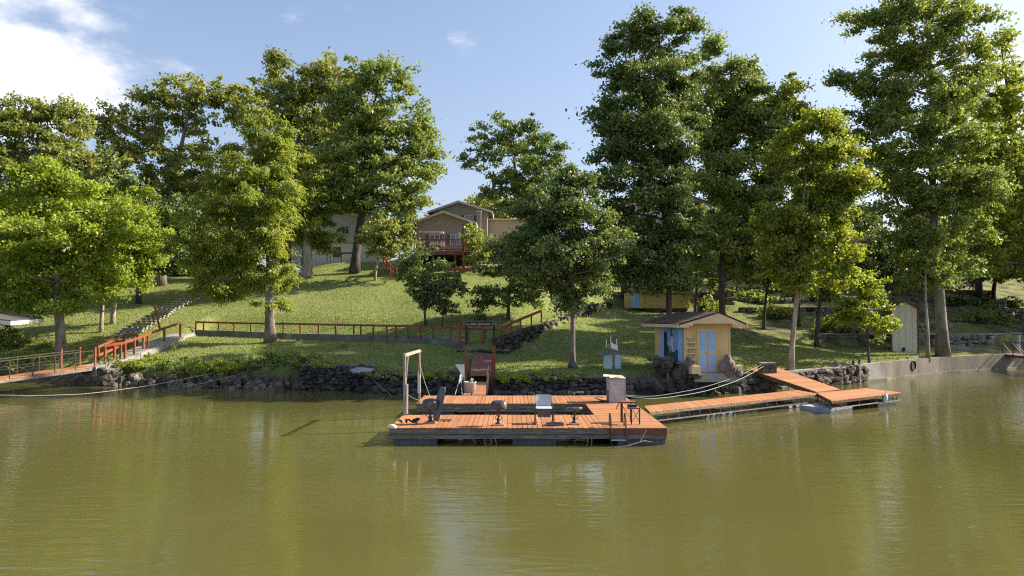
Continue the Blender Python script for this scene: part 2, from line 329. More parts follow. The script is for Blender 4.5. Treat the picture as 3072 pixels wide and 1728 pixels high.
# ------------------------------------------------------------------ terrain
SHORE = [(-300, 60), (-60, 42), (-30, 38.6), (-22, 37.5), (-15, 36.2), (-10.4, 35.2), (-6.7, 34.6), (-2.5, 33.3), (-.5, 32.3), (5.5, 32.2), (8, 33.0), (10.7, 34.0), (13.3, 35.6), (17.1, 37.6), (19.5, 39.2), (20.9, 40.1), (26.8, 44.6), (32.9, 47.6), (60, 62), (300, 120)]
def shore_y(x):
    for (x0, y0), (x1, y1) in zip(SHORE, SHORE[1:]):
        if x <= x1: return y0 + (y1 - y0) * (x - x0) / (x1 - x0)
    return SHORE[-1][1]
FAR = [(100, 10.0), (160, 10.5), (900, 9)]
STN = [
 (-300, [(60, .9), (66, 2), (80, 5), (110, 9)]),
 (-45, [(41, .9), (44, 1.5), (50, 2.8), (60, 4.8), (75, 7.5)]),
 (-26, [(39, .9), (42, 1.5), (48, 3.1), (58, 4.7), (70, 7.2)]),
 (-17, [(37, .75), (39, 1.3), (43, 1.85), (45.1, 2.05), (46.6, 2.55), (55, 5.0), (63, 7.2), (70, 8.8)]),
 (-10, [(35.4, 1.12), (38, 1.5), (42.4, 1.95), (44.2, 2.45), (55, 5.3), (64, 7.6), (70, 8.8)]),
 (-4, [(33.9, .82), (36, 1.15), (39.8, 1.65), (41.6, 2.3), (52, 5.0), (64, 7.8), (70, 8.7)]),
 (0, [(32.6, .85), (36, 1.25), (39.0, 1.5), (40.4, 1.7), (42.2, 2.5), (52, 4.9), (64, 7.7), (70, 8.6)]),
 (2.2, [(32.6, .85), (37, 1.3), (43.5, 2.0), (45.5, 3.0), (54, 5.2), (64, 7.6), (70, 8.5)]),
 (6, [(32.6, .9), (36, 1.2), (44, 2.2), (54.5, 3.5), (57, 5.0), (64, 7.4), (70, 8.4)]),
 (10, [(34.3, .95), (38, 1.35), (46, 2.3), (60.6, 4.15), (61.6, 5.5), (68, 7.2)]),
 (16, [(37.3, .85), (42, 1.3), (50, 2.4), (60.6, 4.1), (61.6, 5.3), (66, 6.2), (70, 7.6)]),
 (22, [(41.2, .9), (46, 1.25), (50.2, 1.5), (51.0, 2.2), (54, 2.5), (58, 3.5), (58.8, 4.0), (62, 4.5), (66, 5.4), (70, 6.6), (71, 7.6), (76, 8.2)]),
 (32, [(47.6, .95), (50.2, 1.3), (51, 2.2), (54.2, 2.4), (55, 2.9), (58.2, 3.5), (59, 4.2), (62.2, 4.5), (63, 5.0), (66.2, 5.4), (67, 6.1), (70.2, 6.7), (71, 7.7), (76, 8.3)]),
 (60, [(62.5, .95), (66, 1.5), (72, 3.0), (80, 6), (90, 8.4)]),
 (300, [(120, 1), (130, 4), (150, 8)]),
]
def prof(p, y):
    p = p + [q for q in FAR if q[0] > p[-1][0] + 5]
    if y <= p[0][0]: return p[0][1]
    for (y0, z0), (y1, z1) in zip(p, p[1:]):
        if y <= y1: return z0 + (z1 - z0) * (y - y0) / (y1 - y0)
    return p[-1][1]
PATH = [(556, 998, 46.6), (590, 992, 47.4), (700, 995, 47), (900, 1003, 45.5), (1100, 1007, 43.7), (1250, 1009, 42.2), (1320, 1015, 41.2), (1385, 1026, 40.3), (1470, 1030, 40.2)]
PATHW = [at(*q) for q in PATH]
RW = [(1490, 1070, 1016, 39.6), (1527, 1063, 1005, 40.2), (1585, 1022, 984, 42.5), (1640, 992, 968, 46), (1700, 966, 945, 50), (1779, 938, 915, 56), (1830, 924, 903, 60)]
RWW = [(at(p[0], p[1], p[3]), at(p[0], p[2], p[3]).z) for p in RW]
def path_at(x):
    if x < PATHW[1].x or x > PATHW[-1].x: return None
    for a, b in zip(PATHW[1:], PATHW[2:]):
        if x <= b.x:
            t = (x - a.x) / (b.x - a.x); return a.y + (b.y - a.y) * t, a.z + (b.z - a.z) * t
def rwall_at(y):
    if y < RWW[0][0].y or y > RWW[-1][0].y: return None
    for (a, za), (b, zb) in zip(RWW, RWW[1:]):
        if y <= b.y:
            t = (y - a.y) / (b.y - a.y); return a.x + (b.x - a.x) * t, a.z + (b.z - a.z) * t, za + (zb - za) * t
def H(x, y):
    for (x0, p0), (x1, p1) in zip(STN, STN[1:]):
        if x <= x1:
            t = smooth((x - x0) / (x1 - x0)); z = prof(p0, y) * (1 - t) + prof(p1, y) * t; break
    else: z = prof(STN[-1][1], y)
    z += .06 * noise.noise(Vector((x * .35, y * .35, 0))) + .025 * noise.noise(Vector((x * 1.3, y * 1.3, 5)))
    q = path_at(x)
    if q:
        dy = y - q[0]
        if -6 < dy < .15: z = min(z, q[1] - .36 - max(0, -dy) * .02)
        elif .15 <= dy < 1.25: z = min(z, q[1] - .1)
        elif 1.25 <= dy < 4: z = z * smooth((dy - 1.25) / 2.75) + (q[1] + .03 + (dy - 1.25) * .25) * (1 - smooth((dy - 1.25) / 2.75))
    q = rwall_at(y)
    if q:
        dx = x - q[0]
        if -.05 < dx < 4: k = smooth(dx / 4); z = min(z, (q[1] + .02) * (1 - k) + z * k)
        elif -3 < dx <= -.3: k = smooth((-.3 - dx) / 2.7); z = (q[2] - .08) * (1 - k) + z * k
    return z
def ground(px, d):
    """ground point below/at the pixel column px at distance d"""
    x = (px - 1536) * d / F
    return Vector((x, d, H(x, d)))

def build_ground():
    xs = list(np.arange(-60, 60.01, .5)); xs = [-900, -500, -300, -200, -140, -100, -80, -70] + xs + [70, 80, 100, 140, 200, 300, 500, 900]
    ys = list(np.arange(30, 80.01, .45)); ys = ys + [82, 85, 90, 96, 104, 115, 130, 160, 220, 320, 500, 900]
    vs = []; 
    for y in ys:
        for x in xs:
            sy = shore_y(x)
            t = (y - sy)
            z = H(x, y)
            if x < -11: k = smooth((t + .7) / 1.9)        # natural bank on the left
            else: k = smooth((t - .05) / .5)
            vs.append((x, y, -1.6 + (z + 1.6) * k))
    nx = len(xs); fs = []
    for j in range(len(ys) - 1):
        for i in range(nx - 1):
            fs.append((j * nx + i, j * nx + i + 1, (j + 1) * nx + i + 1, (j + 1) * nx + i))
    mb = MB(); mb.v = vs; mb.f = fs
    m = bpy.data.materials.new('lawn_and_soil'); m.use_nodes = True; nt = m.node_tree; N = nt.nodes; L = nt.links
    p = N['Principled BSDF']; p.inputs['Roughness'].default_value = .95; p.inputs['Specular IOR Level'].default_value = .15
    tc = N.new('ShaderNodeTexCoord')
    def nz(s, det, vec=tc.outputs['Object']):
        n = N.new('ShaderNodeTexNoise'); n.inputs['Scale'].default_value = s; n.inputs['Detail'].default_value = det; n.inputs['Roughness'].default_value = .6; L.new(vec, n.inputs['Vector']); return n.outputs['Fac']
    def rng(v, a, b, c=0, d=1):
        n = N.new('ShaderNodeMapRange'); L.new(v, n.inputs['Value']); n.inputs['From Min'].default_value = a; n.inputs['From Max'].default_value = b; n.inputs['To Min'].default_value = c; n.inputs['To Max'].default_value = d; return n.outputs[0]
    def mixc(f, a, b):
        n = N.new('ShaderNodeMix'); n.data_type = 'RGBA'
        if isinstance(f, float): n.inputs['Factor'].default_value = f
        else: L.new(f, n.inputs['Factor'])
        for k, v in (('A', a), ('B', b)):
            if isinstance(v, tuple): n.inputs[k].default_value = (*v, 1)
            else: L.new(v, n.inputs[k])
        return n.outputs['Result']
    g = mixc(rng(nz(.35, 5), .38, .62), (.19, .24, .058), (.26, .275, .09))
    g = mixc(rng(nz(9, 4), .35, .7), g, (.15, .19, .045))
    g = mixc(rng(nz(1.1, 7), .52, .70), g, (.31, .27, .13))
    # bare soil close to the water and on the wooded right-hand slope
    sx = N.new('ShaderNodeSeparateXYZ'); L.new(tc.outputs['Object'], sx.inputs[0])
    low = rng(sx.outputs['Z'], .95, .3)
    soil = mixc(rng(nz(3, 6), .4, .6), (.075, .06, .045), (.14, .11, .08))
    c = mixc(low, g, soil)
    rgt = N.new('ShaderNodeMath'); rgt.operation = 'MULTIPLY'; L.new(rng(sx.outputs['X'], 8, 15), rgt.inputs[0]); L.new(rng(sx.outputs['Y'], 44, 50), rgt.inputs[1])
    rg2 = N.new('ShaderNodeMath'); rg2.operation = 'MULTIPLY'; L.new(rgt.outputs[0], rg2.inputs[0]); L.new(rng(nz(.7, 5), .44, .60), rg2.inputs[1])
    c = mixc(rg2.outputs[0], c, soil)
    L.new(c, p.inputs['Base Color'])
    b = N.new('ShaderNodeBump'); b.inputs['Strength'].default_value = .9; b.inputs['Distance'].default_value = .08; L.new(nz(14, 4), b.inputs['Height']); L.new(b.outputs[0], p.inputs['Normal'])
    o = obj('ground', mb, m, smooth_=True, fix=False); o['kind'] = 'structure'
    return o
build_ground()

def build_water():
    mb = MB(); mb.add([(-1500, -800, 0), (1500, -800, 0), (1500, 140, 0), (-1500, 140, 0)], [(0, 1, 2, 3)])
    m = bpy.data.materials.new('lake_water'); m.use_nodes = True; nt = m.node_tree; N = nt.nodes; L = nt.links
    p = N['Principled BSDF']; p.inputs['Roughness'].default_value = .03; p.inputs['IOR'].default_value = 1.33; p.inputs['Specular IOR Level'].default_value = .7
    tc = N.new('ShaderNodeTexCoord')
    def nz(sc, st, det=3, rot=0, dist=0):
        mp = N.new('ShaderNodeMapping'); mp.inputs['Scale'].default_value = st; mp.inputs['Rotation'].default_value = (0, 0, rot); L.new(tc.outputs['Object'], mp.inputs[0])
        n = N.new('ShaderNodeTexNoise'); n.inputs['Scale'].default_value = sc; n.inputs['Detail'].default_value = det; n.inputs['Distortion'].default_value = dist; L.new(mp.outputs[0], n.inputs['Vector']); return n.outputs['Fac']
    def mth(op, a, b):
        n = N.new('ShaderNodeMath'); n.operation = op
        for i, v in enumerate((a, b)):
            if isinstance(v, (int, float)): n.inputs[i].default_value = v
            else: L.new(v, n.inputs[i])
        return n.outputs[0]
    h = mth('ADD', mth('MULTIPLY', nz(2.3, (.42, 1.7, 1), 4, .22, .5), .0200), mth('MULTIPLY', nz(7.0, (.38, 1.5, 1), 3, -.2, .4), .0058))
    calm = N.new('ShaderNodeMapRange'); L.new(nz(.12, (.6, 1.6, 1), 3, .15), calm.inputs['Value']); calm.inputs['From Min'].default_value = .36; calm.inputs['From Max'].default_value = .64; calm.inputs['To Min'].default_value = .28; calm.inputs['To Max'].default_value = 1.0
    h = mth('ADD', mth('MULTIPLY', h, calm.outputs[0]), mth('MULTIPLY', nz(.55, (.6, 1.0, 1), 2, .5), .008))
    b = N.new('ShaderNodeBump'); b.inputs['Distance'].default_value = 1.0; b.inputs['Strength'].default_value = 1.0; L.new(h, b.inputs['Height']); L.new(b.outputs[0], p.inputs['Normal'])
    mr = N.new('ShaderNodeMapRange'); L.new(nz(.18, (1, 1, 1), 4), mr.inputs['Value']); mr.inputs['From Min'].default_value = .3; mr.inputs['From Max'].default_value = .7
    mx = N.new('ShaderNodeMix'); mx.data_type = 'RGBA'; L.new(mr.outputs[0], mx.inputs['Factor']); mx.inputs['A'].default_value = (.092, .088, .026, 1); mx.inputs['B'].default_value = (.106, .101, .031, 1)
    L.new(mx.outputs['Result'], p.inputs['Base Color'])
    o = obj('lake_water', mb, m); o['kind'] = 'structure'
build_water()

# ------------------------------------------------------------------ stone walls, rocks
def stone_mesh(name, seed, material, boxy=.55):
    r = random.Random(seed); bm = bmesh.new(); bmesh.ops.create_cube(bm, size=1.0)
    bmesh.ops.subdivide_edges(bm, edges=bm.edges[:], cuts=1, use_grid_fill=True)
    for v in bm.verts:
        n = v.co.normalized() * .56
        v.co = v.co * boxy + n * (1 - boxy)
        v.co += Vector((r.uniform(-1, 1), r.uniform(-1, 1), r.uniform(-1, 1))) * .075
    me = bpy.data.meshes.new(name); bm.to_mesh(me); bm.free(); me.materials.append(material); return me
STONES = {k: [stone_mesh('stone', i * 7 + j, M[k]) for i in range(7)] for j, k in enumerate(('stone', 'rubble', 'tanstone', 'boulder', 'terracestone'))}

def joined_stones(name, items, key, parent):
    """many stones as one part (too small / too many to be picked apart)"""
    mb = MB()
    for loc, rot, sc in items:
        me = RNG.choice(STONES[key]); m = Euler(rot).to_matrix()
        mb.add([m @ Vector((v.co.x * sc[0], v.co.y * sc[1], v.co.z * sc[2])) + Vector(loc) for v in me.vertices], [tuple(p.vertices) for p in me.polygons])
    o = obj(name, mb, M[key], parent, fix=False); o['kind'] = 'stuff'; return o

def stone_wall(name, label, pts, w=.38, h=.19, key='stone', core='mortar', thick=.35, joined=False, cap=False, rough=.04, cat='wall', group=None, capmat='kerb', batter=0.0):
    """pts: (x, y, z bottom, z top); the outward face looks toward the lake (-Y side of the line)"""
    rt = thing(name, label, cat, (pts[0][0], pts[0][1], pts[0][2]), group)
    P = [Vector((p[0], p[1], 0)) for p in pts]; mb = MB(); items = []
    segs = []
    for i in range(len(P) - 1):
        a, b = P[i], P[i + 1]; d = b - a; L_ = d.length; d.normalize(); nrm = Vector((d.y, -d.x, 0))
        if nrm.y > 0 and abs(nrm.y) > .05: nrm = -nrm
        segs.append((a, d, L_, nrm, pts[i], pts[i + 1]))
    for a, d, L_, nrm, p0, p1 in segs:
        back = -nrm * thick; e0 = -d * .08; e1 = d * .08
        q = [a + e0, a + d * L_ + e1, a + d * L_ + e1 + back, a + e0 + back]
        zt = [p0[3], p1[3], p1[3], p0[3]]; zb = [p0[2], p1[2], p1[2], p0[2]]
        vs = [Vector((v.x, v.y, z)) for v, z in zip(q, zb)] + [Vector((v.x, v.y, z - .02)) for v, z in zip(q, zt)]
        for k in (0, 1): vs[k] += nrm * batter * (zt[k] - zb[k])
        mb.add(vs, [(3, 2, 1, 0), (4, 5, 6, 7), (0, 1, 5, 4), (1, 2, 6, 5), (2, 3, 7, 6), (3, 0, 4, 7)])
        hgt = max(p0[3] - p0[2], p1[3] - p1[2]); n_c = max(1, int(round(hgt / h)))
        for c in range(n_c):
            s = -RNG.uniform(0, w * .5)
            while s < L_:
                ww = w * RNG.uniform(.6, 1.5); m_ = min(max(s + ww / 2, 0), L_); t = m_ / L_
                z0 = p0[2] + (p1[2] - p0[2]) * t; z1 = p0[3] + (p1[3] - p0[3]) * t
                hh = (z1 - z0) / n_c; zc = z0 + (c + .5) * hh
                if RNG.random() < .93:
                    lean = batter * (z1 - zc)
                    items.append((a + d * m_ + nrm * (RNG.uniform(-.05, rough) + lean) + Vector((0, 0, zc + RNG.uniform(-.06, .05))), (RNG.uniform(-.25, .25), RNG.uniform(-.28, .28), math.atan2(d.y, d.x) + RNG.uniform(-.25, .25)), (ww * RNG.uniform(.8, 1.1), RNG.uniform(.2, .38), hh * RNG.uniform(.6, 1.35))))
                s += ww
    obj('wall_core', mb, M[core], rt)
    if cap:
        mc = MB()
        for a, d, L_, nrm, p0, p1 in segs:
            q = [a - d * .02 + nrm * .06, a + d * (L_ + .02) + nrm * .06, a + d * (L_ + .02) - nrm * thick, a - d * .02 - nrm * thick]
            zt = [p0[3], p1[3], p1[3], p0[3]]
            mc.hexa([Vector((v.x, v.y, z + .05)) for v, z in zip(q, zt)], .09)
        obj('cap', mc, M[capmat], rt)
    if joined or len(items) > 300:
        items.sort(key=lambda t: -t[2][0] * t[2][2])
        if not joined:
            for loc, rot, sc in items[:300]: inst('stone', RNG.choice(STONES[key]), loc, rot, sc, rt)
            items = items[300:]
        joined_stones('small_stones', items, key, rt)
    else:
        for loc, rot, sc in items: inst('stone', RNG.choice(STONES[key]), loc, rot, sc, rt)
    return rt

# ------------------------------------------------------------------ trees
def leaf_object(name, pos, axis, nrm, ln, wd, tint, material, parent):
    """leaves as folded diamonds: pos/axis/nrm (N,3) arrays"""
    n = len(pos); off = np.array(origin_of(parent)) if parent is not None else np.zeros(3)
    axis = axis / (np.linalg.norm(axis, axis=1, keepdims=True) + 1e-9)
    nrm = nrm - axis * np.sum(nrm * axis, axis=1, keepdims=True); nrm /= (np.linalg.norm(nrm, axis=1, keepdims=True) + 1e-9)
    side = np.cross(axis, nrm)
    ln = ln[:, None]; wd = wd[:, None]
    v = np.empty((n, 4, 3), dtype=np.float32)
    v[:, 0] = pos - off - axis * ln * .5
    v[:, 1] = pos - off + side * wd * .5 + nrm * wd * .18 - axis * ln * .05
    v[:, 2] = pos - off + axis * ln * .5 - nrm * ln * .12
    v[:, 3] = pos - off - side * wd * .5 + nrm * wd * .18 - axis * ln * .05
    me = bpy.data.meshes.new(name)
    me.vertices.add(n * 4); me.vertices.foreach_set('co', v.reshape(-1))
    me.loops.add(n * 4); me.loops.foreach_set('vertex_index', np.arange(n * 4, dtype=np.int32))
    me.polygons.add(n); me.polygons.foreach_set('loop_start', np.arange(0, n * 4, 4, dtype=np.int32)); me.polygons.foreach_set('loop_total', np.full(n, 4, dtype=np.int32))
    a = me.attributes.new('tint', 'FLOAT', 'POINT'); a.data.foreach_set('value', np.repeat(np.clip(tint, 0, 1), 4).astype(np.float32))
    me.materials.append(material); me.update(); me.validate()
    o = bpy.data.objects.new(name, me); link(o, parent); ROOT[o.name] = tuple(off); return o

LEAFCOUNT = [0]
def foliage(lobes, rs, d, style='mid', dens=1.0, clump=.55, leaf=1.0, openness=0.0, droop=False):
    """lobes: (centre, (rx, ry, rz)) -> clump centres and leaf arrays"""
    cs = []; cr = []; ct = []; ci = []
    seed_off = float(rs.uniform(0, 50))
    L0 = leaf * .0044 * max(d, 30)
    for j, (c, r) in enumerate(lobes):
        r = np.array(r) * np.array((1.25, 1.25, 1.16))
        area = math.pi * r[0] * r[2]
        n = max(4, int(area * 1.0 / (clump * clump)))
        u = rs.normal(size=(n, 3)); u /= np.linalg.norm(u, axis=1, keepdims=True)
        rad = .22 + .84 * rs.random(n) ** .55
        p = np.array(c) + u * rad[:, None] * r
        stray = rs.random(n) < .06; p[stray] = np.array(c) + u[stray] * r * rs.uniform(1.02, 1.18, stray.sum())[:, None]
        gap = np.array([noise.noise(Vector((a * .55, b * .55, e * .7)) + Vector((seed_off, 0, 0))) for a, b, e in p])
        keep = (rs.random(n) > openness) & ((gap > (-.48 if dens > 1.3 else -.30)) | (rs.random(n) < .25))
        if keep.sum() < 3: keep[:] = True
        cs.append(p[keep]); k = keep.sum(); cr.append(clump * rs.uniform(.45, 1.45, k) * np.where(stray[keep], .6, 1.0)); ct.append(np.full(k, rs.uniform(-.12, .12)) + rs.uniform(-.16, .16, k)); ci.append(np.tile(np.array(c), (k, 1)))
    cs = np.concatenate(cs); cr = np.concatenate(cr); ct = np.concatenate(ct); ci = np.concatenate(ci); nc = len(cs)
    per = 430 * dens / (leaf * leaf) * (40.0 / max(d, 30)) ** 2 * clump * clump / 1.0
    cnt = np.maximum(5, (per * (cr / clump) ** 1.6 * rs.uniform(.6, 1.4, nc)).astype(int))
    idx = np.repeat(np.arange(nc), cnt); n = len(idx)
    # every clump is a spray stretched along its own direction, sagging a little outward
    ax = rs.normal(size=(nc, 3)) * .6 + (cs - ci) / (np.linalg.norm(cs - ci, axis=1, keepdims=True) + 1e-6); ax[:, 2] *= .5; ax /= np.linalg.norm(ax, axis=1, keepdims=True) + 1e-6
    g = rs.normal(size=(n, 3)) * .37; along = rs.normal(size=n) * .55
    o = (g + ax[idx] * along[:, None]) * cr[idx][:, None]; o[:, 2] = o[:, 2] * .68 - np.abs(along) * .12 * cr[idx]
    pos = cs[idx] + o
    u = o / (np.linalg.norm(o, axis=1, keepdims=True) + 1e-6)
    out = pos - ci[idx]; out /= np.linalg.norm(out, axis=1, keepdims=True) + 1e-6
    if droop:
        axis = np.stack([u[:, 0], u[:, 1], -0.30 - .45 * rs.random(n)], 1) + rs.normal(size=(n, 3)) * .42
        nrm = np.stack([u[:, 0] * .5, u[:, 1] * .5, np.full(n, .9)], 1) + rs.normal(size=(n, 3)) * .35
        ln = L0 * rs.uniform(1.4, 2.4, n); wd = L0 * rs.uniform(.40, .62, n)
    else:
        axis = rs.normal(size=(n, 3)) + out * .5; axis[:, 2] -= .25
        nrm = out * .35 + u * .25 + rs.normal(size=(n, 3)) * .6; nrm[:, 2] += .4
        ln = L0 * rs.uniform(.75, 1.5, n); wd = L0 * rs.uniform(.55, .95, n)
    tint = .5 + ct[idx] + rs.normal(size=n) * .2
    LEAFCOUNT[0] += n
    return cs, pos, axis, nrm, ln, wd, tint

def limbs(base, tr, cs, rs, lobec, n_limb, lean=None, flare=1.35, top=None):
    """trunk and limbs reaching the clump centres; each limb leaves the nearest point of the wood already grown"""
    mb = MB(); base = Vector(base); cs = [Vector(c) for c in cs]
    cen = sum(lobec, Vector()) / len(lobec); zt = max(c.z for c in lobec)
    tip = Vector((cen.x * .6 + top.x * .4, cen.y, zt)) if top is not None else Vector((cen.x, cen.y, zt))
    H_ = tip.z - base.z; n = 12; pts = []; rad = []
    ph = rs.random() * 6
    for i in range(n + 1):
        t = i / n; k = t ** 1.4
        p = base.lerp(tip, t); p.x = base.x + (tip.x - base.x) * k; p.y = base.y + (tip.y - base.y) * k
        p += Vector((math.sin(t * 5 + ph), math.cos(t * 4 + ph), 0)) * H_ * .012 * math.sin(math.pi * t)
        pts.append(p); rad.append(max(.03, tr * (1 - .88 * t) * (1 + (flare - 1) * max(0, 1 - t * 14))))
    pts[0] -= Vector((0, 0, .25))
    mb.tube(pts, rad, 9)
    nodes = [(p, r) for p, r in list(zip(pts, rad))[2:]]
    fine = []
    for (p, r), (q, s) in zip(nodes, nodes[1:]):
        for k in range(3): fine.append((p.lerp(q, k / 3), r + (s - r) * k / 3))
    nodes = fine
    NP = [tuple(p) for p, _ in nodes]; NR = [r for _, r in nodes]
    order = sorted(lobec, key=lambda c: (c - tip).length)
    rest = list(cs); rs.shuffle(rest)
    for j, c in enumerate(order + [Vector(q) for q in rest[:n_limb]]):
        A = np.array(NP); cv = np.array(c)
        dd = np.linalg.norm(A - cv, axis=1) + np.maximum(0, A[:, 2] - cv[2] + .25) * 1.6
        i = int(np.argmin(dd)); a = Vector(NP[i]); L_ = (c - a).length
        if L_ < .35: continue
        r0 = min(NR[i] * .72, .018 + L_ * .028 * (1.35 if j < len(order) else .8)); r1 = max(.012, r0 * .25)
        m = 5; side = Vector(rs.normal(size=3)) * L_ * .07
        pl = []; rl = []
        for k in range(m + 1):
            t = k / m; p = a.lerp(c, t) + Vector((0, 0, math.sin(math.pi * t) * L_ * .06)) + side * math.sin(math.pi * t)
            pl.append(p); rl.append(r0 + (r1 - r0) * t)
        mb.tube(pl, rl, 6 if j < len(order) else 4, cap=False)
        for p, r in list(zip(pl, rl))[1:]: NP.append(tuple(p)); NR.append(r)
    return mb

def tree(label, px, d, lobes, style='mid', tr=.25, bark='bark', name='tree', dens=1.0, clump=.55, leaf=1.0, openness=.06, droop=False, seed=0, n_limb=70, depth=.85, oview=True, group=None, cat='tree', py=None, extra=None):
    rs = np.random.RandomState(seed + 100); k = 1.1925 if oview else 1.0
    base = ground(px, d)
    root = thing(name, label, cat, tuple(base), group)
    wl = []; lc = []
    for l in lobes:
        cx, cy, rx, ry = (q * k for q in l[:4]); off = (l[4] if len(l) > 4 else rs.uniform(-.5, .5)) * max(rx, ry) * d / F
        c = at(cx, cy, d) ; dd = d + off
        c = at(cx, cy, dd)
        wl.append((tuple(c), (rx * dd / F, max(rx, ry) * depth * dd / F, ry * dd / F))); lc.append(c)
    cs, pos, axis, nrm, ln, wd, tint = foliage(wl, rs, d, style, dens, clump, leaf, openness, droop)
    # nothing may grow below the ground
    mb = limbs(base, tr, [tuple(c) for c in cs], rs, lc, n_limb, top=max(lc, key=lambda v: v.z))
    if extra: extra(mb, base)
    obj('trunk', mb, M[bark], root, smooth_=True, fix=False)
    o = leaf_object('crown', pos, axis, nrm, ln, wd, tint, LM[style], root); o['kind'] = 'stuff'
    return root

def shrub(label, px, d, lobes, style='mid', seed=0, leaf=.8, clump=.3, name='shrub', cat='shrub', group=None, dens=1.0, oview=True, droop=False):
    rs = np.random.RandomState(seed + 500); k = 1.1925 if oview else 1.0
    base = ground(px, d); root = thing(name, label, cat, tuple(base), group); wl = []
    for l in lobes:
        cx, cy, rx, ry = (q * k for q in l[:4]); dd = d + (l[4] if len(l) > 4 else 0)
        wl.append((tuple(at(cx, cy, dd)), (rx * dd / F, max(rx, ry) * .7 * dd / F, ry * dd / F)))
    cs, pos, axis, nrm, ln, wd, tint = foliage(wl, rs, d, style, dens, clump, leaf, 0.03, droop)
    mb = MB()
    for c in cs[::max(1, len(cs) // 14)]:
        a = base + Vector((rs.uniform(-.15, .15), rs.uniform(-.1, .1), -.1)); c = Vector(c); mb.tube([a, a.lerp(c, .5) + Vector((0, 0, .1)), c], [.03, .02, .01], 5, False)
    obj('stem', mb, M['darkbark'], root, fix=False)
    o = leaf_object('foliage', pos, axis, nrm, ln, wd, tint, LM[style], root); o['kind'] = 'stuff'
    return root

